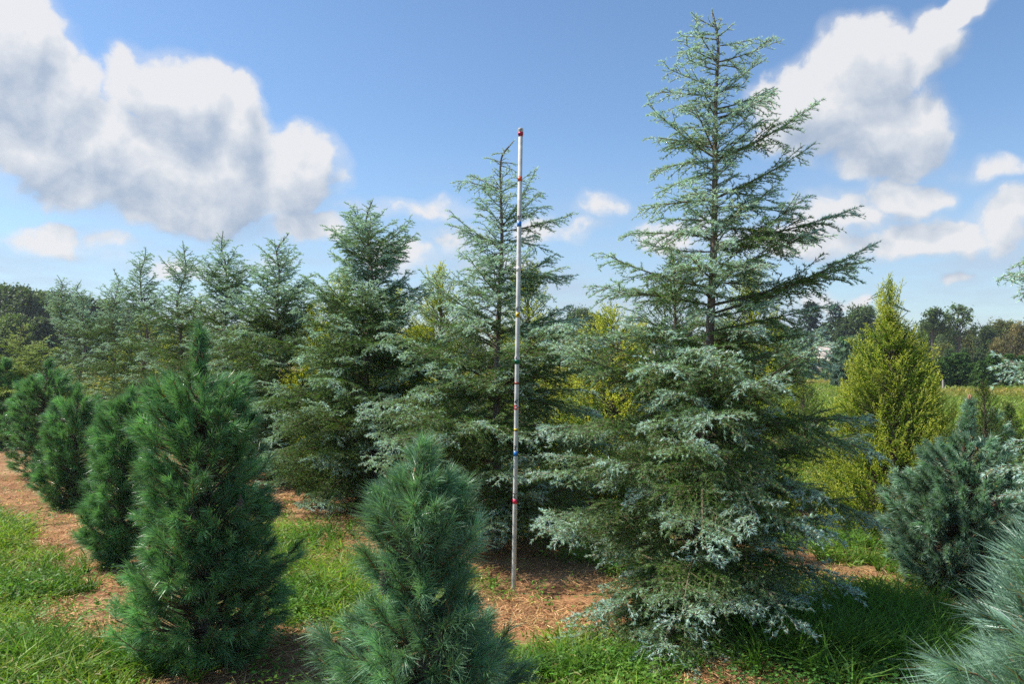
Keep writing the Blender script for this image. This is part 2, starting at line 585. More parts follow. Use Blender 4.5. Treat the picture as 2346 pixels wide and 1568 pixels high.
def build_grass():
    b = Bag()
    # clumped meadow grass of the strips
    x, y = scatter(330000, 2.6, 24, 1.15)
    g = grassiness(x, y)
    cl = fbm(x * 1.0, y, .16)
    keep = R.random(len(x)) < g * np.clip((cl - .30) * 4, .06, 1) * np.clip((fbm(x - 60, y, .55) - .30) * 5, .12, 1)
    x, y, g = x[keep], y[keep], g[keep]
    n = len(x)
    h = (.04 + .17 * fbm(x + 40, y, .5) ** 1.3) * R.uniform(.6, 1.5, n) * (.55 + .6 * g)
    W = .0036 + .0055 * R.random(n) + y * .00042
    ton = fbm(x - 20, y + 4, .8)[:, None]
    c = jit([.12, .24, .03], n, .3, .1) * (.75 + ton * .5)  # foot colour kept darker than the tip, painting in shade between blades
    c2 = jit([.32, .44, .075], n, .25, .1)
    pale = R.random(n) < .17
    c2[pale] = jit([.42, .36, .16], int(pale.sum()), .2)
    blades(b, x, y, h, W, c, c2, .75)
    tag(b.build('grass', M_GRASS), 'low bright green grass growing in strips between the tree rows', 'grass', kind='stuff')

    # rougher far meadow
    b = Bag()
    x, y = scatter(150000, 16, 110, 1.3)
    g = grassiness(x, y)
    keep = R.random(len(x)) < g
    x, y = x[keep], y[keep]; n = len(x)
    h = R.uniform(.10, .30, n) * (1 + y * .006)
    dry = np.clip((fbm(x * .4, y, 9.0) - .46) * 4 + (y - 43) / 30, 0, 1)[:, None]
    c = jit([.19, .26, .045], n, .22, .08) * (1 - dry) + jit([.32, .27, .07], n, .2, .06) * dry
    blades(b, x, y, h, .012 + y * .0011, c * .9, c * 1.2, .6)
    tag(b.build('meadow_grass', M_GRASS), 'yellowish dry grass of the open field behind the trees', 'grass', kind='stuff')

    # tall shaded clump right of the large cedar and tufts elsewhere
    b = Bag()
    spots = []
    for (u, v, rx, ry, cnt, hh) in ((1930, 1500, .55, .42, 3600, .26), (2020, 1430, .34, .25, 1400, .28), (1850, 1470, .25, .25, 900, .22), (700, 1260, .3, .8, 900, .14),
                                    (1900, 1245, .5, .35, 1300, .15), (1300, 1540, .5, .18, 1300, .15),
                                    (2080, 1290, .4, .3, 900, .16), (1100, 1550, .2, .2, 500, .16), (60, 1350, .6, .6, 1500, .14), (120, 1530, .5, .2, 1500, .20), (330, 1540, .3, .15, 700, .17), (640, 1400, .3, .4, 800, .16)):
        c = G(u, v)
        k = R.normal(size=(cnt, 2)) * .5
        # gather blades into tussocks
        tus = R.normal(size=(max(cnt // 22, 3), 2)) * .5
        ti = R.integers(0, len(tus), cnt)
        k = tus[ti] + R.normal(size=(cnt, 2)) * .035
        x = c[0] + k[:, 0] * rx; y = c[1] + k[:, 1] * ry
        h = hh * R.uniform(.45, 1.35, cnt)
        blades(b, x, y, h, .0045 + .005 * R.random(cnt), jit([.085, .19, .03], cnt, .22, .08), jit([.13, .26, .04], cnt, .22, .08), .42)
    tag(b.build('tall_grass', M_GRASS), 'taller grass tufts growing in shade beside the large cedar', 'grass', kind='stuff')

    # leafy low weeds: small oval leaves in rosettes
    b = Bag()
    x0, y0 = scatter(26000, 2.6, 14, 1.2)
    g = grassiness(x0, y0)
    keep = R.random(len(x0)) < (.25 + .75 * g) * np.clip((fbm(x0 + 77, y0, .5) - .42) * 6, .05, 1)
    x0, y0 = x0[keep], y0[keep]
    k = 14
    n = len(x0) * k
    x = np.repeat(x0, k) + R.normal(0, .035, n); y = np.repeat(y0, k) + R.normal(0, .035, n)
    z = gz(x, y) + R.uniform(.01, .11, n)
    a = R.uniform(0, 2 * pi, n)
    d = unit(np.stack([np.cos(a), np.sin(a), R.uniform(-.3, .6, n)], 1))
    leafs(b, np.stack([x, y, z], 1), d, R.uniform(.014, .034, n), .5, jit([.12, .25, .035], n, .25, .1))
    tag(b.build('weeds', M_GRASS), 'small leafy weeds sprinkled through the grass and straw', 'weeds', kind='stuff')

    # clover in the bottom right shade
    b = Bag()
    c = G(1990, 1560)
    n0 = 1700
    x0 = c[0] + R.normal(0, .38, n0); y0 = c[1] - .05 + R.normal(0, .24, n0)
    n = n0 * 3
    x = np.repeat(x0, 3); y = np.repeat(y0, 3); z = gz(x, y) + np.repeat(R.uniform(.02, .10, n0), 3)
    a = np.tile([0, 2 * pi / 3, 4 * pi / 3], n0) + np.repeat(R.uniform(0, 6, n0), 3)
    d = unit(np.stack([np.cos(a), np.sin(a), np.repeat(R.uniform(-.1, .5, n0), 3)], 1))
    leafs(b, np.stack([x, y, z], 1), d, np.repeat(R.uniform(.010, .022, n0), 3), .85, np.repeat(jit([.10, .25, .05], n0, .2), 3, 0))
    tag(b.build('clover', M_GRASS), 'three leaved clover carpeting the shaded lower right corner', 'clover', kind='stuff')

    # foxtail seed heads over the left grass
    b = Bag()
    x, y = scatter(26000, 3.0, 15, 1.2)
    g = grassiness(x, y); s = .78 * x + .62 * y
    keep = (g > .6) & (R.random(len(x)) < np.where(s < 1.1, .16, .02))
    x, y = x[keep], y[keep]; n = len(x)
    a = R.uniform(0, 2 * pi, n); h = R.uniform(.10, .24, n)
    p0 = np.stack([x, y, gz(x, y)], 1)
    p1 = p0 + np.stack([np.cos(a) * .02, np.sin(a) * .02, h * .7], 1)
    p2 = p0 + np.stack([np.cos(a) * .07, np.sin(a) * .07, h], 1)
    c = np.stack([p0, p1, p2], 1)
    tubes(b, c, .0012, .001, np.array([.2, .28, .06]), 2, 3)
    p3 = p2 + np.stack([np.cos(a) * .035, np.sin(a) * .035, R.uniform(-.01, .025, n)], 1)
    c2 = np.stack([p2, (p2 + p3) * .5 + [0, 0, .006], p3], 1)
    tubes(b, c2, .0045, .002, jit([.36, .34, .12], n, .15), 2, 5)
    tag(b.build('foxtail_grass', M_GRASS), 'yellow green foxtail seed heads nodding above the left grass', 'grass', kind='stuff')

    # fallen needles and straw on the bare rows
    b = Bag()
    x, y = scatter(240000, 2.6, 20, 1.2)
    g = grassiness(x, y)
    keep = R.random(len(x)) < np.clip(1 - g, .05, 1) * np.clip((fbm(x, y + 50, .3) - .25) * 3, .1, 1)
    x, y = x[keep], y[keep]; n = len(x)
    a = R.uniform(0, 2 * pi, n); L = R.uniform(.03, .12, n)
    big = R.random(n) < .02
    L[big] *= 3
    d = unit(np.stack([np.cos(a), np.sin(a), R.uniform(-.02, .16, n)], 1))
    p = np.stack([x, y, gz(x, y) + .004 + R.uniform(0, .012, n)], 1)
    up = np.zeros((n, 3)); up[:, 2] = 1
    face = unit(np.cross(d, up) + R.normal(0, .2, (n, 3)))
    c = jit([.55, .33, .155], n, .4, .1)
    dk = R.random(n) < .35
    c[dk] = jit([.26, .13, .06], int(dk.sum()), .3)
    bend = R.normal(0, .012, (n, 3)); bend[:, 2] = np.abs(bend[:, 2]) * .4
    ribbons(b, p, d, L, .0018 + .0022 * R.random(n) + y * .0003, bend, c, c * 1.1, face)
    tag(b.build('pine_straw', M_DRY), 'orange brown dry needles and straw littering the bare rows', 'straw', kind='stuff')


def leafs(bag, p, d, L, aspect, col):
    """oval leaves: diamond-like quads with a centre fold"""
    n = len(p)
    L = np.broadcast_to(L, n)[:, None]
    s = unit(np.cross(d, np.array([0, 0, 1.0]) + R.normal(0, .35, (n, 3)))) * L * aspect * .5
    up = np.cross(s, d); up = unit(up) * L * .08
    V = np.stack([p, p + d * L * .5 + s + up, p + d * L, p + d * L * .5 - s + up], 1)
    C = np.repeat(col[:, None], 4, 1)
    b = np.arange(n)[:, None] * 4
    bag.add(V, C.reshape(-1, 3), tris=np.concatenate([b + np.array([0, 1, 2]), b + np.array([0, 2, 3])]))


build_grass()

# ------------------------------------------------------------------ conifers with short needles (cedars)
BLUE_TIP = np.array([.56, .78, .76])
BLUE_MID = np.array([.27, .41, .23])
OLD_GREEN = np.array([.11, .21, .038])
TWIG = np.array([.22, .175, .11])
BARK_GREY = np.array([.20, .155, .125])


def spawn(c, tip0, spacing, lenfun, side_w=.9, fwd=.7, updown=(-.48, .26), t0=.12, droop=.24, flat=True, reach=0.0):
    """child twigs along parent curves -> curves, tipness"""
    ln = clen(c)
    k = np.maximum((ln / spacing).astype(int), 2)
    idx = np.repeat(np.arange(len(c)), k)
    off = np.concatenate([np.arange(a) / a for a in k])
    t = np.clip(t0 + (1 - t0) * (off + R.uniform(0, 1, len(off)) / k[idx]), 0, .985)
    p, d = bez(c[idx], t)
    L = lenfun(ln[idx], t)
    ok = L > .02
    idx, t, p, d, L = idx[ok], t[ok], p[ok], d[ok], L[ok]
    n = len(idx)
    up = np.array([0, 0, 1.0])
    sd = np.cross(d, up)
    bad = np.linalg.norm(sd, axis=1) < .25
    sd[bad] = perp(d[bad]) if bad.any() else sd[bad]
    sd = unit(sd) * np.where(R.random(n) < .5, 1, -1)[:, None]
    if flat:
        dirn = unit(d * fwd + sd * side_w + np.outer(R.uniform(*updown, n), up) + R.normal(0, .12, (n, 3)))
    else:
        dirn = unit(d * fwd + perp(d) * side_w + np.outer(R.uniform(*updown, n), up))
    L = L * R.uniform(.7, 1.25, n)
    p2 = p + dirn * L[:, None]
    p2[:, 2] -= L * (droop * R.uniform(-.4, 1.2, n))
    mid = p + dirn * L[:, None] * .5 + d * (L * .08)[:, None] + np.outer(L * .04, up)
    if reach:
        tipn = np.clip(tip0[idx] + np.clip(1 - (1 - t) * ln[idx] / reach, 0, 1), 0, 1)
    else:
        tipn = np.clip(tip0[idx] * .92 + t * .22, 0, 1)
    return np.stack([p, mid, p2], 1), tipn


def foliate(bag, c, tipn, spacing, k, L, W, fwd=.85, upb=.25, tipcol=BLUE_TIP, midcol=BLUE_MID, old=OLD_GREEN, t_from=0.0, fluff=1.0, bright=1.0, reach=0.0):
    """needle tufts along the curves"""
    ln = clen(c)
    m = np.maximum((ln * (1 - t_from) / spacing).astype(int), 2)
    idx = np.repeat(np.arange(len(c)), m)
    off = np.concatenate([np.arange(a) / a for a in m])
    t = t_from + (1 - t_from) * np.clip(off + R.uniform(0, 1, len(off)) / m[idx], 0, 1)
    p, d = bez(c[idx], t)
    if reach:
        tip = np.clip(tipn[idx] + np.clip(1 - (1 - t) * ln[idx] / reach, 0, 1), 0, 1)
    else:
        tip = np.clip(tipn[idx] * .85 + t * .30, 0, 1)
    nS = len(p)
    # each tuft has its own axis
    ax = unit(d * fwd + perp(d) * .8 + np.array([0, 0, upb]))
    p = np.repeat(p, k, 0); ax = np.repeat(ax, k, 0); dd = np.repeat(d, k, 0); tp = np.repeat(tip, k); tt = np.repeat(t, k)
    n = len(p)
    dirn = unit(ax * 1.0 + R.normal(0, .42 * fluff, (n, 3)) + dd * (tt ** 3)[:, None] * 1.2)
    x = tp[:, None] + R.normal(0, .10, (n, 1))
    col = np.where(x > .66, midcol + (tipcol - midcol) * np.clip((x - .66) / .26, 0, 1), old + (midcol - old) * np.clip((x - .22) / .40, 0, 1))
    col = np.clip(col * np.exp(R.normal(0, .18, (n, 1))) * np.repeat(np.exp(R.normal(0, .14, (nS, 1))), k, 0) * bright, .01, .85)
    bn = R.random(n) < np.where(x[:, 0] < .5, .04, .01)
    col[bn] = [.34, .22, .10]
    LL = L * R.uniform(.65, 1.2, n)
    needles(bag, p, dirn, LL, W, col * .92, col)


def cedar(name, label, pts, H_profile, nb, detail=1.0, expl=(), Y=None, ldir=None, group='blue cedars in the nursery row', palette=None, seed=0, zstart=.0, rpow=1.0, nwid=1.0, lowclip=None, dens=1.0, cat='cedar tree', lift=0.0, ntop=0, topr=1.0, young=.26, wig=.16):
    """pts: trunk world points base->top. H_profile: list of (height fraction from top, radius)."""
    global R
    R = np.random.default_rng(1000 + seed)
    pal = palette or (BLUE_TIP, BLUE_MID, OLD_GREEN)
    path = smooth_path(pts, 7)
    base = path[0].copy()
    H = path[-1][2] - base[2]
    root = empty(name, base, label, cat, group)
    wood, green, tr = Bag(), Bag(), Bag()
    hh = (path[:, 2] - base[2]) / H
    rad = .006 + (1 - hh) * .0098 * H
    rad[-1] = .003
    rad = np.minimum(rad, .004 + (1 - hh) * H * .03)
    rad[0] *= 1.35
    polytube(tr, path, rad, BARK_GREY, 10, .08)

    def trunk_at(z):
        return np.array([np.interp(z, path[:, 2], path[:, k]) for k in range(3)])
    C = []
    for e in expl:
        v0, tu, tv, dy, bow = e
        # base point on trunk from its height in the picture
        zb = P(1600, v0, Y)[2]
        s = trunk_at(np.clip(zb, base[2] + .05, path[-1][2]))
        tip = P(tu, tv, Y + dy)
        mid = (s * .5 + tip * .5) + np.array([0, 0, -bow * Y / F])
        C.append(np.stack([s, mid, tip]))
    fr = np.array([a for a, b in H_profile]); rr = np.array([b for a, b in H_profile])
    cdf = np.cumsum(np.interp(np.linspace(0, 1, 200), fr, rr) ** rpow + .33)
    cdf /= cdf[-1]
    ang = R.uniform(0, 6.28)
    for i in range(nb):
        q = np.interp((i + R.random()) / nb, cdf, np.linspace(0, 1, 200))
        if q < zstart: continue
        ang += 2.4 + R.normal(0, .35)
        r = np.interp(q, fr, rr) * R.uniform(.42, 1.12) * (1 + .22 * sin(q * 34 + seed * 1.7) * (q < .75))
        z = base[2] + H * (1 - q)
        up = np.interp(q, [0, .12, .3, .5, .75, 1], [1.35, .75, .42, .22, .05, .04]) + R.normal(0, wig) + lift
        z0 = z - r * up * .75
        z0 = max(z0, base[2] + .04 * H)
        s = trunk_at(z0)
        tip = s + np.array([cos(ang) * r, sin(ang) * r, r * up])
        tip[2] = max(tip[2], .06 + base[2] + R.uniform(0, .1))
        mid = s * .5 + tip * .5 + np.array([R.normal(0, .05) * r, R.normal(0, .05) * r, r * R.uniform(-.10, .14)])
        C.append(np.stack([s, mid, tip]))
    for i in range(ntop):
        q = .02 + .34 * (i + R.random()) / ntop
        ang += 2.4 + R.normal(0, .3)
        r = np.interp(q, fr, rr) * R.uniform(.6, 1.1) * topr * (1 + .35 * sin(q * 30 + seed * 2.3))
        s = trunk_at(base[2] + H * (1 - q) - r * .5)
        tip = s + np.array([cos(ang) * r, sin(ang) * r, r * R.uniform(.45, .95)])
        mid = s * .5 + tip * .5 + np.array([0, 0, -r * R.uniform(.02, .16)])
        C.append(np.stack([s, mid, tip]))
    C = np.array(C)
    ln = clen(C)
    tubes(wood, C, .003 + .0062 * ln, .0016, TWIG * .8, 6, 6)
    REACH = .50
    t0 = .02 + young * np.clip(((C[:, 0, 2] - base[2]) / H - .45) / .4, 0, 1)
    detail = detail ** .55
    sp = .026 / detail
    tw, tn = spawn(C, t0, sp, lambda l, t: np.minimum((.085 + .30 * l * (1 - t) ** .75 * np.clip(t * 4, .3, 1)), np.minimum(.34, .36 * l + .015)), t0=.10, reach=REACH)
    tubes(wood, tw, .0024, .0012, TWIG, 2, 3)
    big = clen(tw) > .075
    tw2, tn2 = spawn(tw[big], tn[big], .032 / detail, lambda l, t: np.minimum(.025 + .36 * l * (1 - t), .14), t0=.12)
    tubes(wood, tw2, .0015, .001, TWIG, 1, 3)
    nsz = 1 / math.sqrt(detail)
    W = .0031 * nsz ** 2.4 * nwid
    kw = dict(tipcol=pal[0], midcol=pal[1], old=pal[2])
    kN = 6
    for cc, tt in ((C, t0), (tw, tn), (tw2, tn2)):
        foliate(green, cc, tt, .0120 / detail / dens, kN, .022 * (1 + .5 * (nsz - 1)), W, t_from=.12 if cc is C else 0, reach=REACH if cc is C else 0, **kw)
    # leader
    lead = np.stack([path[-8], path[-4], path[-1]])[None]
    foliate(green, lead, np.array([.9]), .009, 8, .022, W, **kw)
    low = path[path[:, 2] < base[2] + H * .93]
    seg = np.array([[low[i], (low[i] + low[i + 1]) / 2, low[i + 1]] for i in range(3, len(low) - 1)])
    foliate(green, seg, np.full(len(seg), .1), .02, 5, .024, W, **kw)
    t_o = tr.build('trunk', M_BARK, root, base, True)
    wood.build('branches', M_BARK, root, base)
    green.build('needles', M_CEDAR, root, base)
    return root


# ---- big cedar
Y0 = 4.6
c0_tr = [P(1600, 1395, Y0), P(1603, 1200, Y0), P(1610, 1000, Y0), P(1621, 850, Y0), P(1632, 650, Y0), P(1637, 480, Y0), P(1638, 350, Y0), P(1640, 220, Y0), P(1645, 100, Y0), P(1631, 22, Y0)]
c0_tr[0][2] = -.02
E0 = [(63, 1587, 34, .02, 3), (80, 1600, 78, .1, 0), (140, 1591, 58, -.05, 8), (84, 1677, 56, -.03, 4), (70, 1652, 42, .05, 2), (91, 1564, 83, .0, -4), (105, 1720, 91, .04, 2),
      (140, 1567, 100, -.08, 6), (150, 1563, 117, .1, 2), (142, 1760, 103, .0, 6), (161, 1571, 132, -.04, 6), (150, 1706, 162, .05, -8), (200, 1530, 156, .0, 4),
      (217, 1739, 135, -.05, 14), (222, 1515, 209, -.1, 0), (235, 1550, 245, .12, -6), (250, 1781, 202, .05, 10), (270, 1769, 217, -.12, 14), (260, 1750, 228, -.25, 8),
      (371, 1871, 238, -.05, 16), (362, 1487, 241, .02, 14), (340, 1501, 315, .15, -8), (369, 1503, 390, .0, -12), (455, 1851, 340, -.02, 14), (395, 1508, 442, -.08, -14),
      (460, 1470, 482, .05, -14), (440, 1773, 465, .1, -16), (475, 1825, 490, -.15, -10), (560, 1952, 480, -.02, 18), (546, 1442, 535, .04, -10), (520, 1880, 545, .2, -4),
      (720, 1992, 565, -.05, 26), (700, 1975, 600, .1, 12), (660, 1380, 580, -.12, 22), (600, 1740, 610, -.5, 10), (640, 1580, 585, -.5, 8), (700, 1362, 655, -.3, 0),
      (760, 1910, 700, -.25, 0), (850, 1285, 745, -.1, 30), (800, 1870, 760, .3, 0), (900, 1262, 790, -.2, 25), (950, 1905, 815, -.3, 12), (1000, 1240, 985, -.25, -30),
      (1010, 1990, 960, -.15, -30), (1080, 1235, 1085, -.35, -12), (1120, 2010, 1195, -.2, -70), (1150, 1240, 1190, -.45, -20), (1080, 1960, 1005, .2, -20),
      (1000, 1740, 1200, -1.05, -60), (1050, 1610, 1260, -1.15, -60), (1230, 1830, 1445, -.9, -50), (1200, 1250, 1220, -.3, -10), (1240, 1560, 1420, -1.1, -40),
      (1260, 1400, 1400, -.8, -20), (1150, 1840, 1215, -.9, -30), (900, 1760, 870, -.9, 0), (930, 1640, 960, -1.0, 0), (860, 1490, 830, -.8, 0), (820, 1590, 800, -.7, 0),
      (1350, 1400, 1530, -.75, -10), (1350, 1560, 1548, -.85, -10), (1350, 1700, 1530, -.75, -10), (1340, 1300, 1470, -.5, -8), (1345, 1480, 1560, -.95, -10), (1340, 1790, 1500, -.6, -10)]
prof0 = [(0, .02), (.06, .10), (.15, .20), (.3, .33), (.38, .46), (.46, .58), (.54, .68), (.62, .76), (.75, .84), (.9, .86), (.97, .84), (1, .65)]
cedar('blue_cedar', 'largest and tallest blue cedar, nearest the camera and right of the white pole', c0_tr, prof0, 140, .82, E0, Y0, seed=1, zstart=.07, rpow=1.0, ntop=46, topr=.6, wig=.27)

# ---- second cedar behind the pole
Y1 = 6.2
c1_tr = [P(1135, 1262, Y1), P(1138, 1100, Y1), P(1138, 900, Y1), P(1141, 762, Y1), P(1148, 599, Y1), P(1150, 528, Y1), P(1147, 437, Y1), P(1149, 362, Y1), P(1178, 322, Y1)]
c1_tr[0][2] = -.02
E1 = [(350, 1126, 354, 0, 0), (372, 1110, 362, .05, -4), (340, 1170, 345, .05, 4), (372, 1184, 377, -.05, -3), (380, 1184, 395, .1, -6), (440, 1048, 414, 0, -8), (436, 1075, 398, .2, 0), (440, 1209, 401, .05, 6),
      (521, 1227, 391, .0, 16), (515, 1241, 440, -.08, 8), (520, 1243, 474, .15, 4), (531, 1311, 492, -.04, 8), (567, 1038, 492, .0, 14), (560, 1032, 514, .12, 4),
      (556, 1071, 555, -.15, -6), (551, 1253, 573, .1, -12), (577, 1074, 637, -.05, -14), (620, 1292, 645, .1, -8), (640, 1311, 632, -.15, 0), (660, 1266, 681, -.3, 0),
      (660, 1071, 668, .1, -10), (760, 1330, 735, -.2, 0), (740, 975, 635, -.1, 24), (800, 930, 690, .1, 0), (960, 828, 958, -.35, -25), (900, 905, 800, -.3, 8), (1180, 1240, 1195, -.5, -16),
      (1060, 850, 1050, -.2, -10), (1000, 990, 1000, -.9, -10), (1190, 1060, 1180, -.6, -10), (760, 1250, 750, -.4, 0)]
prof1 = [(0, .02), (.08, .12), (.2, .28), (.3, .4), (.4, .6), (.52, .85), (.7, 1.02), (.88, .95), (.96, .7), (1, .3)]
cedar('blue_cedar', 'second blue cedar in its row, standing close behind the white measuring pole', c1_tr, prof1, 135, .66, E1, Y1, seed=2, zstart=.10, rpow=1.5, ntop=40, topr=.62, wig=.22)

# ---- the row receding to the left
prof2 = [(0, .02), (.06, .16), (.14, .32), (.26, .44), (.34, .62), (.44, .95), (.7, 1.18), (.88, 1.15), (.96, .8), (1, .3)]
prof3 = [(0, .02), (.06, .22), (.14, .42), (.24, .42), (.32, .45), (.44, .75), (.52, .98), (.7, 1.2), (.88, 1.15), (.96, .8), (1, .3)]
ROWPAL = (BLUE_TIP * [.90, .88, .86], BLUE_MID * [.80, .82, .76], OLD_GREEN * [.88, .88, .85])
ROW = [(835, 455, 8.0, 150, .55, 'third blue cedar, dark stemmed, between the white pole and the near pine', prof3),
       (642, 535, 9.8, 130, .40, 'blue cedar with a neat pointed top, just right of the tallest pine leader', prof2),
       (515, 530, 11.6, 100, .34, 'blue cedar with a dense tufted dark top directly above the tallest pine leader', prof3),
       (412, 552, 13.4, 90, .28, 'blue cedar with a thin bent leader left of the tufted topped cedar', prof2),
       (325, 566, 15.2, 85, .25, 'blue cedar with a spreading flat top, fifth from the left end of the row', prof3),
       (262, 617, 17.2, 80, .22, 'small topped blue cedar in the distant half of the cedar row', prof2),
       (182, 642, 19.0, 75, .2, 'far blue cedar with a short upright leader against the dark woods', prof2),
       (140, 632, 21.0, 70, .2, 'farthest blue cedar with a broad bent top against the dark woods', prof3)]
for i, (u, v, Yd, nb, det, lab, pf) in enumerate(ROW):
    R = np.random.default_rng(50 + i)
    b = P(u, 830 + CAM_Z * F / Yd, Yd); b[2] = -.02
    t = P(u, v, Yd)
    H = t[2]
    jx = R.normal(0, .055, (5, 2))
    wf = R.uniform(.82, 1.12)
    pf = [(a, w * wf * R.uniform(.85, 1.15)) for a, w in pf]
    pts = [b] + [np.array([b[0] + (t[0] - b[0]) * k + jx[j, 0], Yd + jx[j, 1], H * k]) for j, k in enumerate((.25, .5, .7, .85, .93))] + [t + np.array([R.normal(0, .07), 0, 0])]
    cedar('blue_cedar', lab, pts, pf, nb, det, (), Yd, seed=10 + i, rpow=1.2, nwid=1.05, dens=1.45, ntop=58, young=.16, palette=ROWPAL)

# yellow-green cedar at the far left
YP = (np.array([.50, .58, .24]), np.array([.34, .44, .13]), np.array([.18, .27, .05]))
b = P(42, 990, 14.0); b[2] = -.02
cedar('yellow_cedar', 'pale yellow green cedar at the left edge behind the pine row', [b, b + [0, 0, .6], b + [.02, 0, 1.3], b + [0, 0, 1.9], b + [.05, 0, 2.25]],
      [(0, .05), (.15, .5), (.4, 1.0), (.7, 1.3), (.9, 1.2), (1, .4)], 120, .42, (), 15, seed=30, palette=YP, group='golden conifers behind the blue cedars', dens=1.3)

# cedar standing outside the frame on the right whose branch tips reach in
Yr = 3.5
br = np.array([3.25, Yr, -.02])
ER = [(700, 2312, 626, 0, -10), (660, 2344, 590, .1, 0), (740, 2359, 655, 0, 0), (900, 2310, 829, -.05, -14), (880, 2334, 850, .15, 0), (1120, 2296, 1068, -.1, -30), (1160, 2318, 1132, .0, -6), (1040, 2324, 1010, .4, 0), (1200, 2364, 1100, .2, 0)]
cedar('blue_cedar', 'blue cedar at the right edge of which only branch tips reach into view', [br, br + [0, 0, 1], br + [.02, 0, 2], br + [0, 0, 3.2]],
      [(0, .02), (.1, .15), (.3, .35), (.5, .5), (.8, .62), (1, .3)], 70, .62, ER, Yr, seed=31)

# ------------------------------------------------------------------ long needled pines
PG = (np.array([.060, .18, .060]), np.array([.22, .42, .19]))
PBL = (np.array([.06, .15, .07]), np.array([.30, .47, .36]))


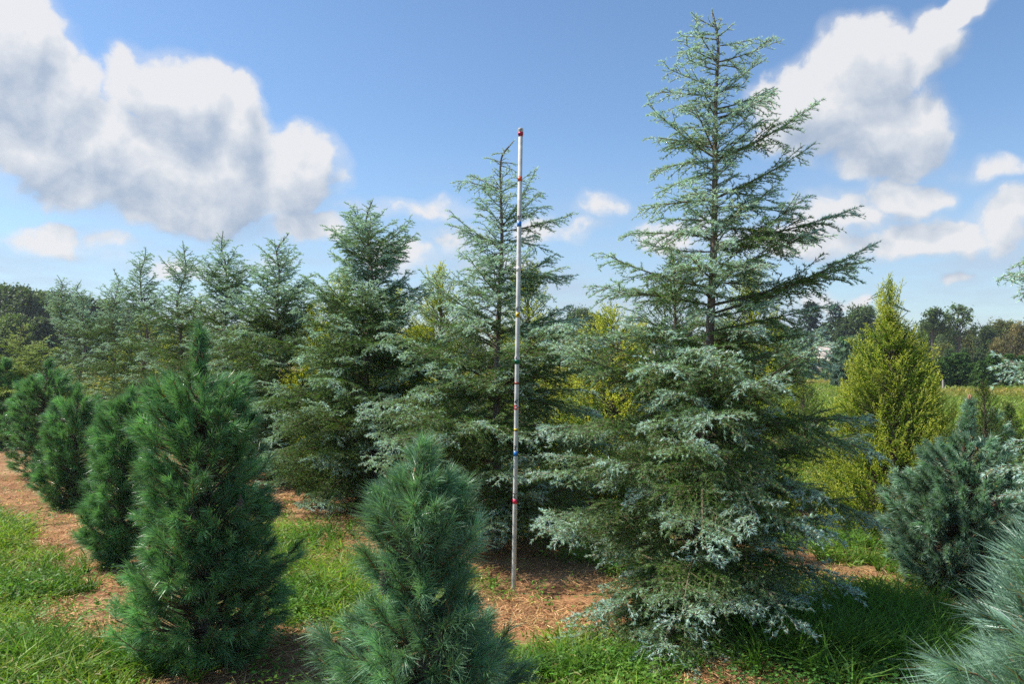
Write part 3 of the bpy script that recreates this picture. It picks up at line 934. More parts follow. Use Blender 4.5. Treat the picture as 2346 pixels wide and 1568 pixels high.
def pine(name, label, base, H, prof, nshoot, per, leader=.22, pal=PG, L=.088, W=.0016, group='soft needled pines in the row at left', seed=0, up=.9, leader_at=None, cones=0, bud=False, spread=.78, cat='pine tree'):
    global R
    R = np.random.default_rng(2000 + seed)
    base = np.asarray(base, float)
    root = empty(name, base, label, cat, group)
    tr, wood, gr = Bag(), Bag(), Bag()
    top = base + np.array([0, 0, H]) if leader_at is None else np.asarray(leader_at, float)
    H = top[2] - base[2]
    path = smooth_path([base, base * .65 + top * .35 + [.015, 0, 0], base * .35 + top * .65, top], 6)
    polytube(tr, path, np.linspace(.012 * H + .014, .0035, len(path)), BARK_GREY * .8, 10, .06)
    fr = np.array([a for a, b in prof]); rr = np.array([b for a, b in prof])
    g = np.linspace(0, 1, 200)
    cdf = np.cumsum(np.interp(g, fr, rr) + .04); cdf /= cdf[-1]
    q = np.interp(R.random(nshoot), cdf, g)
    phi = R.uniform(0, 2 * pi, nshoot)
    inner = R.random(nshoot) < .34
    lump = 1 + .10 * np.sin(phi * 3 + q * 9 + seed) + R.normal(0, .07, nshoot)
    lump = lump * (1 + .10 * np.sin(q * 46 + seed))
    r = np.interp(q, fr, rr) * lump * np.where(inner, R.uniform(.4, .8, nshoot), 1)
    z = base[2] + H * (1 - q)
    ax = np.stack([np.interp(z, path[:, 2], path[:, k]) for k in (0, 1)], 1)
    out = np.stack([np.cos(phi), np.sin(phi), np.zeros(nshoot)], 1)
    upv = np.array([0, 0, 1.0])
    rise = np.interp(q, [0, .3, .8, .95, 1], [1.6, 1.05, .6, .2, 0]) * up + R.normal(0, .18, nshoot)
    d = unit(out + upv * rise[:, None] + R.normal(0, .22, (nshoot, 3)))
    sl = R.uniform(.07, .14, nshoot)
    tip = np.concatenate([ax, z[:, None]], 1) + out * np.maximum(r - L * .12, .015)[:, None]
    st = tip - d * sl[:, None]
    # supporting branches
    tz = np.clip(st[:, 2] - r * R.uniform(.2, .5, nshoot), base[2] + .03, top[2])
    tb = np.stack([np.interp(tz, path[:, 2], path[:, 0]), np.interp(tz, path[:, 2], path[:, 1]), tz], 1)
    C = np.stack([tb, (tb + st) * .5 - upv * .03, st], 1)
    tubes(wood, C, .006, .003, TWIG * .6, 3, 4)
    S = np.stack([st, (st + tip) * .5, tip + upv * .006], 1)
    tubes(wood, S, .0032, .0024, np.array([.30, .16, .07]), 2, 4)
    if leader > 0:
        n_l = 5
        ls = np.array([[top - upv * leader * (k + 1) / n_l, top - upv * leader * (k + .5) / n_l, top - upv * leader * k / n_l] for k in range(n_l)])
        S = np.concatenate([S, ls]); d = np.concatenate([d, np.repeat(upv[None], n_l, 0)])
    n = len(S)
    idx = np.repeat(np.arange(n), per)
    idx = idx[(idx < nshoot) | (R.random(len(idx)) < .38)]
    t = R.random(len(idx)) ** .8
    p, _ = bez(S[idx], t)
    dd = d[idx]
    sprd = spread * np.where(idx >= nshoot, .75, 1) * (1.35 - .55 * t)
    if leader > 0:
        t = np.where(idx >= nshoot, 1, t)
    nd = unit(dd + perp(dd) * (sprd * R.uniform(.25, 1.25, len(idx)))[:, None])
    LL = L * np.where(idx >= nshoot, .55, 1) * R.uniform(.7, 1.15, len(idx)) * (np.exp(R.normal(0, .12, n)))[idx]
    bend = R.normal(0, .10, (len(idx), 3)) * LL[:, None]; bend[:, 2] -= .14 * LL
    sh = np.exp(R.normal(0, .3, (n, 1)))[idx]
    hue = (R.random((n, 1)) * .6)[idx]
    c0 = pal[0] * (1 - hue * .5) + pal[1] * hue * .5
    c0 = c0 * sh * np.exp(R.normal(0, .18, (len(idx), 1)))
    c1 = (pal[1] * (.8 + .4 * hue)) * sh * np.exp(R.normal(0, .18, (len(idx), 1)))
    br = R.random(len(idx)) < .012
    c0[br] = [.30, .17, .07]; c1[br] = [.34, .2, .08]
    ribbons(gr, p, nd, LL, W, bend, np.clip(c0, .01, .8), np.clip(c1, .01, .8))
    tr.build('trunk', M_BARK, root, base, True)
    wood.build('branches', M_BARK, root, base)
    gr.build('needles', M_PINE, root, base)
    for k in range(cones):
        cb = Bag()
        a = R.uniform(-2.6, -.5); qz = R.uniform(.3, .75)
        rz = np.interp(qz, fr, rr) * .86
        c = path[0] + np.array([cos(a) * rz, sin(a) * rz, H * (1 - qz)])
        n_s = 70
        tt = np.linspace(0, 1, n_s); ga = np.arange(n_s) * 2.399
        rc = .011 * np.sin(np.clip(tt * 2.7 + .35, 0, 3.1)) + .003
        pp = c + np.stack([np.cos(ga) * rc * .3, np.sin(ga) * rc * .3, -tt * .085], 1)
        ds = unit(np.stack([np.cos(ga), np.sin(ga), np.full(n_s, -.25)], 1))
        leafs(cb, pp, ds, rc + .006, .9, jit([.34, .25, .17], n_s, .15))
        polytube(cb, [c + [0, 0, .02], c - [0, 0, .03], c - [0, 0, .083]], [.004, .008, .003], [.2, .13, .08], 8)
        cb.build('pine_cone', M_CONE, root, base)
    if bud:
        bb = Bag()
        for k in range(6):
            a = k * 1.2; e = 0 if k == 0 else .009
            p0 = top + [cos(a) * e * .5, sin(a) * e * .5, -.004]; hgt = .045 if k == 0 else .032
            p1 = top + [cos(a) * e * 1.3, sin(a) * e * 1.3, hgt * .5]; p2 = top + [cos(a) * e, sin(a) * e, hgt]
            polytube(bb, [p0, p1, p2], [.004, .005, .0012], [.62, .36, .22], 7)
        bb.build('terminal_buds', M_CONE, root, base)
    return root


def pine_px(label, u, v_base, Yd, prof_px, top, **kw):
    """outline measured at the tree: (v, half width) pairs scaled to its distance"""
    b = P(u, 830 + CAM_Z * F / Yd, Yd); b[2] = -.01
    t = P(top[0], top[1], Yd)
    H = t[2] - b[2]
    pr = []
    for v, w in prof_px:
        z = P(u, v, Yd)[2]
        pr.append((1 - (z - b[2]) / H, w / F * Yd * .97))
    return pine('soft_pine', label, b, H, sorted(pr), leader_at=t, **kw)


pine_px('tall dark green soft pine with a long leader, nearest of the left row', 470, 1500, 3.95,
        [(735, 2), (850, 4), (860, 76), (885, 108), (940, 120), (1000, 126), (1120, 134), (1250, 146), (1350, 168), (1430, 164), (1480, 120), (1512, 60)], (457, 745),
        nshoot=850, per=110, leader=.22, L=.076, W=.0023, cones=4, seed=1)
pine_px('dark green soft pine second in the left row, leaning over bare branches at its foot', 262, 1290, 5.75,
        [(890, 4), (912, 6), (922, 48), (955, 62), (1010, 70), (1100, 74), (1200, 80), (1250, 60), (1285, 30)], (303, 890),
        nshoot=480, per=130, leader=.12, L=.085, W=.0021, seed=2, cones=1)
pine_px('dark green soft pine with a rounded top, third in the left row', 160, 1160, 8.1,
        [(890, 4), (905, 6), (914, 44), (945, 62), (1000, 70), (1060, 74), (1120, 68), (1160, 30)], (180, 885),
        nshoot=420, per=110, leader=.12, L=.09, W=.0027, seed=3)
pine_px('broad dark green soft pine fourth in the left row', 80, 1090, 10.3,
        [(828, 4), (846, 6), (856, 42), (890, 60), (940, 68), (1000, 72), (1060, 60), (1090, 25)], (112, 828),
        nshoot=420, per=100, leader=.15, L=.095, W=.0033, seed=4)
pine_px('dark green soft pine cut by the left edge of the photo', -2, 1020, 13.5,
        [(828, 6), (860, 28), (930, 48), (990, 50), (1020, 20)], (14, 826),
        nshoot=380, per=90, leader=.15, L=.10, W=.0042, seed=5)
pine('soft_pine', 'blue green soft pine at bottom centre in front of the white pole', P(955, 1785, 2.8) * [1, 1, 0], 1.27,
     [(0, .0), (.02, .035), (.07, .065), (.10, .11), (.15, .165), (.25, .20), (.37, .18), (.47, .22), (.55, .28), (.65, .335), (.8, .37), (.95, .28), (1, .1)], 600, 115, leader=.16,
     pal=(np.array([.07, .19, .08]), np.array([.25, .43, .25])), leader_at=P(965, 1010, 2.8), L=.085, W=.0020, seed=6, cones=3, group='soft needled pines in the row at left')
pine('blue_pine', 'long needled blue green pine filling the bottom right corner', np.array([1.47, 1.95, 0]), 1.2,
     [(0, .02), (.1, .10), (.25, .22), (.45, .34), (.65, .38), (.85, .36), (.97, .25), (1, .1)], 420, 64, leader=.12,
     pal=PBL, L=.135, W=.0025, seed=7, group='blue green pines at right', spread=.5)
pine('blue_pine', 'stiff blue green pine with a pinkish bud tipped leader beside the golden cypress', P(2165, 1345, 5.2) * [1, 1, 0], 1.28,
     [(0, .0), (.19, .02), (.205, .15), (.25, .23), (.38, .33), (.55, .39), (.78, .41), (.92, .33), (1, .1)], 680, 150, leader=.24,
     pal=PBL, leader_at=P(2222, 915, 5.2), L=.060, W=.0028, seed=8, bud=True, cones=1, group='blue green pines at right', spread=.85)


# ------------------------------------------------------------------ golden cypresses
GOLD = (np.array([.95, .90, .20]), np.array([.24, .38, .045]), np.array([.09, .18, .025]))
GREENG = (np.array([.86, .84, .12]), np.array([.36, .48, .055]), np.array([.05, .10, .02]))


def cypress(name, label, base, H, prof, nsh, pal=GOLD, det=1.0, group='golden conifers behind the blue cedars', seed=0, leaders=5, llen=.35, slen=.2, top_r=.05, cat='cypress', upb=.9, W=.0042, yel=.85):
    global R
    R = np.random.default_rng(3000 + seed)
    base = np.asarray(base, float)
    root = empty(name, base, label, cat, group)
    tr, wood, gr = Bag(), Bag(), Bag()
    upv = np.array([0, 0, 1.0])
    path = smooth_path([base, base + upv * H * .5 + [.02, 0, 0], base + upv * (H - llen * .4)], 6)
    polytube(tr, path, np.linspace(.016 * H + .01, .004, len(path)), BARK_GREY, 9, .06)
    fr = np.array([a for a, b in prof]); rr = np.array([b for a, b in prof])
    g = np.linspace(0, 1, 200)
    cdf = np.cumsum(np.interp(g, fr, rr) + .03); cdf /= cdf[-1]
    q = np.interp(R.random(nsh), cdf, g)
    phi = R.uniform(0, 2 * pi, nsh)
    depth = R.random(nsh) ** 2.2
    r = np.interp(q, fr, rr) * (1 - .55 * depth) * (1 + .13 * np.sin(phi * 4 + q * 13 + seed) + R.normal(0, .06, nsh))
    out = np.stack([np.cos(phi), np.sin(phi), np.zeros(nsh)], 1)
    tip = base + upv * (H * (1 - q))[:, None] + out * r[:, None]
    L = slen * R.uniform(.6, 1.3, nsh)
    d0 = unit(out * 1.1 + upv * .35)
    st = tip - unit(out * .75 + upv * upb + R.normal(0, .25, (nsh, 3))) * L[:, None]
    mid = (st + tip) * .5 + out * (L * .10)[:, None] - upv * (L * .08)[:, None]
    tip = tip + out * (L * .12)[:, None]
    C = np.stack([st, mid, tip], 1)
    if leaders:
        lt = base + upv * H
        ls = []
        for k in range(leaders):
            a = R.uniform(0, 6.28); s = 0 if k == 0 else 1
            e = lt + np.array([cos(a) * top_r * s, sin(a) * top_r * s, -s * R.uniform(.1, .6) * llen])
            b0 = base + upv * (H - llen * (1 + .5 * s))
            ls.append([b0, (b0 + e) * .5 + [0, 0, -.01], e])
        C = np.concatenate([C, np.array(ls)])
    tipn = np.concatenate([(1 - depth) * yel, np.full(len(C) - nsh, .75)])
    cb = np.stack([np.interp(C[:, 0, 2] - .12, path[:, 2], path[:, k]) for k in range(3)], 1)
    tubes(wood, np.stack([cb, (cb + C[:, 0]) * .5 - upv * .02, C[:, 0]], 1)[::3], .005, .002, TWIG * .6, 2, 4)
    tubes(wood, C, .0025, .001, np.array([.2, .16, .06]), 2, 3)
    tw, tn = spawn(C, tipn, .022 / det, lambda l, t: .02 + .30 * l * (1 - t) ** .8, side_w=.65, fwd=.9, updown=(-.1, .45), t0=.1, droop=-.1, flat=False)
    nsz = 1 / math.sqrt(det)
    for cc, tt in ((C, tipn), (tw, tn)):
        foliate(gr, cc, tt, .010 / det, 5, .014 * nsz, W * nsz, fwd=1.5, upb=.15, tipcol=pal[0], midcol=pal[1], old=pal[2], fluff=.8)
    tr.build('trunk', M_BARK, root, base, True)
    wood.build('branches', M_BARK, root, base)
    gr.build('foliage', M_GOLD, root, base)
    return root


def gp(u, Yd):
    p = P(u, 900, Yd)
    return np.array([p[0], Yd, 0.])


def hz(v, Yd):
    return P(1173, v, Yd)[2]


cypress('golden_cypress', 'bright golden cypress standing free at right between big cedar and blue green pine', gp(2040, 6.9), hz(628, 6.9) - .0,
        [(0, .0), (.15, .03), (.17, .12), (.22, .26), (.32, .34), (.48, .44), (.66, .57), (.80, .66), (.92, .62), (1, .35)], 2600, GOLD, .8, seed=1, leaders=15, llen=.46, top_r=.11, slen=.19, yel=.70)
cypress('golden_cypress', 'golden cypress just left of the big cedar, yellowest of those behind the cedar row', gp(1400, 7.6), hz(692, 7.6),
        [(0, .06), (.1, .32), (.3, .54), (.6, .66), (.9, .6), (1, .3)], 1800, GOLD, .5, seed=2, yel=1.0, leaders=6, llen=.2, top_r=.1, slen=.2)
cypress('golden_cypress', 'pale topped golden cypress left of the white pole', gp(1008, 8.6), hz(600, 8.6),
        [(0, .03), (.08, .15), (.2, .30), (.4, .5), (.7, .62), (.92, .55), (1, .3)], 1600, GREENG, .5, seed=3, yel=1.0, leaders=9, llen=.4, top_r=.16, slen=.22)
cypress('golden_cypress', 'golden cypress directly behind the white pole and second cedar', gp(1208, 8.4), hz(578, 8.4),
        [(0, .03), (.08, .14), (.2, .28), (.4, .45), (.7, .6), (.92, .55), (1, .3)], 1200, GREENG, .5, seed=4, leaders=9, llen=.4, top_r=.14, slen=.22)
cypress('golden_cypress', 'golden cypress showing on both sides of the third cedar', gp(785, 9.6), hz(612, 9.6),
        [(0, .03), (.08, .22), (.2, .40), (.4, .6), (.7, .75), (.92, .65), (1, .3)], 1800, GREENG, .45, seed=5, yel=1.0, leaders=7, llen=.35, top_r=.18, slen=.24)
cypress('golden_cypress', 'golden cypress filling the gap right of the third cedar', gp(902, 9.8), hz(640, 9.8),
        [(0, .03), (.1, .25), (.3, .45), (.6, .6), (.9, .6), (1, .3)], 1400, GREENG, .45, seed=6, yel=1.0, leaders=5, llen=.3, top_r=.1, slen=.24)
cypress('golden_cypress', 'golden cypress showing between the tufted and pointed cedars', gp(572, 12.4), hz(725, 12.4),
        [(0, .1), (.1, .4), (.3, .6), (.6, .75), (.9, .7), (1, .3)], 900, GOLD, .3, seed=7, leaders=4, llen=.2, top_r=.1, slen=.28)
cypress('golden_cypress', 'golden cypress peeping behind the thin bent leader cedar', gp(458, 14.0), hz(672, 14.0),
        [(0, .1), (.1, .4), (.3, .6), (.6, .8), (.9, .7), (1, .3)], 900, GREENG, .28, seed=8, leaders=4, llen=.3, top_r=.1, slen=.3)
cypress('golden_cypress', 'golden cypress with fresh pale tips behind the right flank of the big cedar', gp(1720, 7.9), hz(585, 7.9),
        [(0, .03), (.1, .16), (.2, .28), (.4, .42), (.7, .5), (.92, .5), (1, .3)], 1200, GREENG, .5, seed=9, leaders=7, llen=.35, top_r=.12, slen=.22)
cypress('golden_cypress', 'golden cypress behind the distant small topped cedars', gp(330, 17.5), hz(715, 17.5),
        [(0, .1), (.1, .4), (.3, .7), (.6, .9), (.9, .8), (1, .3)], 800, GREENG, .25, seed=10, leaders=4, llen=.3, top_r=.1, slen=.3)
DKG = (np.array([.12, .23, .05]), np.array([.07, .14, .03]), np.array([.03, .07, .015]))
MDG = (np.array([.19, .33, .06]), np.array([.10, .20, .035]), np.array([.05, .10, .02]))
cypress('green_cypress', 'dark green cypress behind the left shoulder of the big cedar', gp(1545, 8.2), hz(572, 8.2),
        [(0, .05), (.1, .22), (.25, .38), (.5, .5), (.8, .6), (1, .4)], 1200, DKG, .5, seed=11, leaders=3, llen=.2, slen=.2, group='green conifers among the rows')
cypress('green_cypress', 'green cypress low behind the foot of the big cedar', gp(1350, 7.2), 1.15,
        [(0, .05), (.15, .3), (.5, .5), (.9, .55), (1, .4)], 900, MDG, .5, seed=12, leaders=0, slen=.2, group='green conifers among the rows')
cypress('green_cypress', 'bright green shrub cypress on the grass left of the free golden cypress', gp(1880, 11.0), .55,
        [(0, .1), (.3, .3), (.7, .38), (1, .3)], 450, MDG, .4, seed=13, leaders=0, slen=.16, group='green conifers among the rows')
cypress('green_cypress', 'slim green cypress behind the bud tipped pine leader', gp(2252, 10.0), hz(868, 10.0),
        [(0, .04), (.2, .15), (.4, .2), (.6, .3), (.9, .38), (1, .3)], 700, DKG, .45, seed=14, leaders=2, llen=.1, slen=.14, group='green conifers among the rows')
cypress('small_spruce', 'small dark green spruce with tiered skirts near the right edge', gp(2310, 12.0), hz(925, 12.0),
        [(0, .03), (.2, .10), (.3, .2), (.36, .14), (.5, .26), (.56, .2), (.75, .36), (.8, .3), (.95, .4), (1, .3)], 600, DKG, .4, seed=15, leaders=2, llen=.1, slen=.14, upb=.1, group='green conifers among the rows', cat='spruce')
cypress('green_cypress', 'green cypress seen through the right side of the big cedar against the field', gp(1838, 13.0), hz(855, 13.0),
        [(0, .05), (.2, .25), (.5, .42), (.9, .5), (1, .4)], 600, DKG, .35, seed=16, leaders=2, llen=.1, slen=.2, group='green conifers among the rows')
pine('blue_pine', 'small grey blue pine behind the slim green cypress', gp(2278, 11.0), .85,
     [(0, .03), (.2, .15), (.5, .24), (.9, .3), (1, .1)], 110, 60, leader=.1, pal=PBL, L=.07, W=.004, seed=9, group='blue green pines at right')

# ------------------------------------------------------------------ white measuring pole
def build_pole():
    Yp = CAM_Z * F / (1352 - 830)
    b = G(1177, 1352); b[2] = 0
    top = P(1193, 293, b[1])
    ax = top - b; Hp = np.linalg.norm(ax); ax = ax / Hp
    root = empty('measuring_pole', b, 'white jointed measuring pole marked in feet with coloured bands', 'measuring pole')
    s = unit(np.cross(ax, [0, 1.0, 0])); f = np.cross(ax, s)          # s to the side, f towards or away
    if f[1] > 0: f = -f
    s = np.cross(ax, f)
    if s[0] < 0: s = -s
    mw = mat_simple('white_plastic', (.60, .58, .53), .7, 22, .24, .1)
    mk = mat_simple('black_marker', (.015, .015, .017), .5)
    r = .0148

    def zz(v): return (1352 - v) / (1352 - 293) * Hp

    def lathe(name, prof, mat, parent=root, side=28, a0=0, a1=2 * pi):
        n = len(prof); V = []
        full = abs(a1 - a0 - 2 * pi) < 1e-6
        m = side if full else side + 1
        for (z, rr_) in prof:
            for j in range(m):
                th = a0 + (a1 - a0) * j / side
                V.append(ax * z + s * cos(th) * rr_ + f * sin(th) * rr_)
        q = [[k * m + j, k * m + (j + 1) % m, (k + 1) * m + (j + 1) % m, (k + 1) * m + j] for k in range(n - 1) for j in range(m if full else side)]
        return mesh_obj(name, np.array(V), [np.array(q)], mat, parent, None, True)
    lathe('tube', [(0, .0005), (.001, r * .8), (.02, r), (zz(832), r), (zz(310), r * .985), (zz(306), .001)], mw)
    for v0, v1 in ((294, 306), (822, 832)):     # couplings
        lathe('coupling', [(zz(v1) - .004, r + .0001), (zz(v1) - .003, r + .003), (zz(v0) - .002, r + .003), (zz(v0), r + .0015), (zz(v0) + .0002, .0005 if v0 < 400 else r + .0001)], mw)

    def band(v, hh, color, proud=.0006, name='band', label=None):
        m = mat_simple('tape', color, .35, 30, .08)
        z0, z1 = zz(v + hh), zz(v - hh)
        o = lathe(name, [(z0, r - .001), (z0, r + proud), (z1, r + proud), (z1, r - .001)], m)
        if label: o['label'] = label
        return o

    def patch(parent, v, hh, th0, th1, shape, mat, proud=.0011):
        """mark lying on the round tube; shape in unit square -> wrapped"""
        V = []
        for (a, c) in shape:
            th = th0 + (th1 - th0) * a; z = zz(v + hh) + (zz(v - hh) - zz(v + hh)) * c
            rr_ = r + proud
            V.append(ax * z + s * cos(th) * rr_ + f * sin(th) * rr_)
        return V
    black = (.012, .012, .012)

    def mark(parent, name, v, hh, polys, color, th=(pi, 0)):
        V, Q = [], []
        for (x0, y0, x1, y1, x2, y2, x3, y3) in polys:
            n = 8
            for i in range(n + 1):
                k = i / n
                V += patch(parent, v, hh, th[0], th[1], [(x0 + (x1 - x0) * k, y0 + (y1 - y0) * k), (x3 + (x2 - x3) * k, y3 + (y2 - y3) * k)], None)
            b0 = len(V) - 2 * (n + 1)
            Q += [[b0 + 2 * i, b0 + 2 * i + 2, b0 + 2 * i + 3, b0 + 2 * i + 1] for i in range(n)]
        return mesh_obj(name, np.array(V), [np.array(Q)], mat_simple('ink', color, .45, 30, .05), parent)
    PINK, RED, BLUEC, YEL, GRN, ORA = (.48, .03, .08), (.5, .04, .035), (.03, .19, .56), (.68, .46, .02), (.0, .16, .10), (.75, .12, .03)
    lathe('band', [(zz(313), r - .001), (zz(313), r + .001), (zz(309), r + .001), (zz(309), r + .0032), (zz(303), r + .0036), (zz(303), r + .002)], mat_simple('red_tape', PINK, .35, 30, .1))
    bb = band(412, 5.6, ORA)
    mark(bb, 'black_wedge', 412, 5.6, [(.05, 1, .5, 1, 1, 0, .82, 0)], black)
    mark(bb, 'black_wedge', 412, 5.6, [(.0, .75, .22, .75, .22, .0, .0, .0)], black)
    band(516.5, 6, BLUEC)
    bb = band(620, 6, (.75, .72, .68))
    mark(bb, 'red_wedge', 620, 6, [(.15, 1, .95, 1, .95, .3, .8, .3)], RED)
    bb = band(726, 5.6, YEL)
    mark(bb, 'black_dot', 726, 2.2, [(.42, 1, .60, 1, .64, 0, .38, 0)], black)
    lathe('band', [(zz(839), r - .001), (zz(839), r + .001), (zz(834), r + .001), (zz(834), r + .0032), (zz(829), r + .0034), (zz(829), r + .002)], mat_simple('green_tape', GRN, .35, 30, .1))
    band(882.5, 2.8, (.33, .07, .04))
    bb = band(938, 5.6, (.74, .70, .66))
    mark(bb, 'red_check', 938, 5.6, [(.1, 1, .6, 1, .6, .66, .1, .66), (.0, .66, .25, .66, .25, .33, .0, .33), (.6, .66, 1, .66, 1, .33, .6, .33), (.2, .33, .6, .33, .6, 0, .2, 0)], RED)
    bb = band(989, 2.8, YEL)
    mark(bb, 'black_dot', 990.5, 1.1, [(.38, 1, .62, 1, .72, 0, .28, 0)], black)
    band(1043.5, 5.6, BLUEC)
    bb = band(1152, 5.6, (.72, .04, .10))
    mark(bb, 'black_wedge', 1152, 5.6, [(.05, 1, .75, 1, 1, .15, .8, .1)], black)

    # numerals, set in lettering and wrapped round the tube
    def numeral(txt, v, size, th_mid, color=black, proud=.0007):
        cu = bpy.data.curves.new('numeral', 'FONT')
        cu.body = txt; cu.size = size; cu.align_x = 'CENTER'; cu.align_y = 'CENTER'; cu.offset = size * .022; cu.resolution_u = 3
        o = bpy.data.objects.new('tmp_text', cu); COL.objects.link(o)
        bpy.context.view_layer.update()
        me = bpy.data.meshes.new_from_object(o)
        bpy.data.objects.remove(o)
        import bmesh
        bm = bmesh.new(); bm.from_mesh(me)
        bmesh.ops.triangulate(bm, faces=bm.faces[:])
        bmesh.ops.subdivide_edges(bm, edges=[e for e in bm.edges if e.calc_length() > size * .12], cuts=2)
        bmesh.ops.triangulate(bm, faces=bm.faces[:])
        co = np.array([vv.co[:] for vv in bm.verts]); fa = np.array([[q.index for q in p.verts] for p in bm.faces])
        bm.free()
        rr_ = r + proud
        th = th_mid - co[:, 0] / rr_
        z = zz(v) + co[:, 1]
        V = ax * z[:, None] + s * (np.cos(th) * rr_)[:, None] + f * (np.sin(th) * rr_)[:, None]
        mesh_obj('numeral', V, [fa], mat_simple('ink', color, .5), root)
        bpy.data.meshes.remove(me)
    D = 1.85
    numeral("10'", 299.5, .027, D + .05, proud=.0038)
    numeral("8'", 503, .042, D)
    numeral("6'", 713, .040, D)
    numeral("5'", 825.5, .027, D, proud=.0038)
    numeral("4'", 926, .042, D)
    numeral("3'", 1031, .042, D)
    numeral("2'", 1139, .042, D)


build_pole()


# ------------------------------------------------------------------ broad leaved plant at lower left
def leafy_weed():
    b = G(420, 1500); b[2] = gz(np.array([b[0]]), np.array([b[1]]))[0]
    root = empty('leafy_plant', b, 'pale green plant with long lobed leaves at the foot of the nearest left pine', 'plant')
    for k in range(9):
        bag = Bag(); a = -2.6 + k * .5 + R.uniform(-.2, .2); L = R.uniform(.12, .2)
        n = 9
        tt = np.linspace(0, 1, n)
        px = np.stack([cos(a) * L * tt, sin(a) * L * tt, L * (1.1 * tt - 1.25 * tt ** 2) + .01], 1)
        sd = np.array([-sin(a), cos(a), 0])
        w = .030 * np.sin(tt * pi * .93 + .15) * (1 + .35 * (np.arange(n) % 2))
        V = np.concatenate([px - sd * w[:, None] + [0, 0, .006], px, px + sd * w[:, None] + [0, 0, .006]])
        q = np.array([[i, i + 1, n + i + 1, n + i] for i in range(n - 1)] + [[n + i, n + i + 1, 2 * n + i + 1, 2 * n + i] for i in range(n - 1)])
        bag.add(V, np.array([.20, .34, .11]) * R.uniform(.8, 1.2), quads=q)
        bag.build('leaf', M_GRASS, root)


leafy_weed()

# ------------------------------------------------------------------ distant trees
DARKL = np.array([.095, .140, .050]); MIDL = np.array([.130, .190, .050]); OLIVE = np.array([.185, .200, .055]); RUST = np.array([.190, .165, .06]); BLUEG = np.array([.055, .10, .06])


def broadleaf_data(seed, H, Wd, lobes, leaves, leaf, col, openness=.0, trunk_frac=.3, style='round'):
    global R
    R = np.random.default_rng(4000 + seed)
    tr, cr = Bag(), Bag()
    th = H * trunk_frac
    pts = smooth_path([[0, 0, -.05], [R.normal(0, .02 * H), 0, th], [R.normal(0, .04 * H), R.normal(0, .03 * H), H * .62], [R.normal(0, .04 * H), 0, H * .86]], 5)
    polytube(tr, pts, np.linspace(.026 * H, .006 * H, len(pts)), [.11, .09, .07], 8, .08)
    cs = []
    for k in range(lobes):
        a = k * 2.4 + R.normal(0, .3); h = (k + .5) / lobes
        zz = th * .8 + (H - th * .8) * (.12 + .78 * h)
        wr = Wd * .5 * (np.sin(pi * np.clip(.22 + .70 * h, 0, 1)) if style == 'round' else (1 - h * .75)) * R.uniform(.55, .9)
        cs.append([cos(a) * wr * .72, sin(a) * wr * .72, zz, Wd * R.uniform(.15, .26) * (1 - .3 * h), R.uniform(.75, 1.25)])
        s = pts[np.argmin(abs(pts[:, 2] - zz * .72))]
        c = np.array([[s, (s + np.array(cs[-1][:3])) * .5 + [0, 0, -.03 * H], cs[-1][:3]]])
        tubes(tr, c, .012 * H, .003 * H, [.11, .09, .07], 4, 5)
    per = leaves // lobes
    for (x, y, z, r, cv) in cs:
        # sub-clumps on each limb end
        m = 14
        sc = unit(R.normal(size=(m, 3))) * (r * R.uniform(.45, 1.05, (m, 1))) * [1.15, 1.15, .8]
        ci = R.integers(0, m, per)
        off = R.normal(size=(per, 3)) * r * .26
        p = np.array([x, y, z]) + sc[ci] + off
        clump = np.exp(R.normal(0, .20, (m, 1)))[ci] * cv
        d = unit(R.normal(size=(per, 3)) + [0, 0, .1])
        leafs(cr, p, d, leaf * R.uniform(.6, 1.4, per), .75, np.clip(jit(col, per, .2, .08) * clump, .008, .5))
    return tr, cr


def conifer_data(seed, H, Wd, col, weeping=False, n=900, leaf=.35, ragged=.2):
    global R
    R = np.random.default_rng(5000 + seed)
    tr, cr = Bag(), Bag()
    polytube(tr, [[0, 0, -.05], [.01 * H, 0, H * .5], [0, 0, H]], [.02 * H, .012 * H, .002 * H], [.12, .09, .07], 8, .05)
    tiers = 12
    for k in range(tiers):
        h = (k + .5) / tiers
        for j in range(6):
            a = j * 1.05 + k * .7 + R.normal(0, .2)
            r = Wd * .5 * ((1 - h) ** .8 if not weeping else np.sqrt(max(1 - h * h, .02))) * R.uniform(1 - ragged, 1 + ragged) + .05 * Wd
            z0 = H * (.1 + .88 * h)
            s = np.array([0, 0, z0]); e = np.array([cos(a) * r, sin(a) * r, z0 - (.25 * r if not weeping else .1 * r)])
            c = np.array([[s, (s + e) * .5 + [0, 0, .1 * r], e]])
            tubes(tr, c, .006 * H, .002 * H, [.12, .09, .07], 3, 4)
            m = max(n // (tiers * 6), 4)
            t = R.random(m) ** .6
            p, d = bez(np.repeat(c, m, 0), t)
            dr = unit(d * .6 + R.normal(0, .5, (m, 3)) + np.array([0, 0, -1.3 if weeping else -.1]))
            p = p + R.normal(0, .05 * Wd, (m, 3)) * [1, 1, .5]
            leafs(cr, p, dr, leaf * R.uniform(.6, 1.4, m) * (1.5 if weeping else 1), .4, jit(col, m, .22, .07) * R.uniform(.8, 1.2))
    return tr, cr


def protos(tr, cr, name):
    a = tr.build('trunk', M_BARK); b = cr.build('crown', M_LEAF)
    return a, b


PROTO = {}


def proto(key, maker):
    if key not in PROTO:
        tr, cr = maker()
        a, b = protos(tr, cr, key)
        PROTO[key] = (a.data, b.data)
        bpy.data.objects.remove(a); bpy.data.objects.remove(b)
    return PROTO[key]


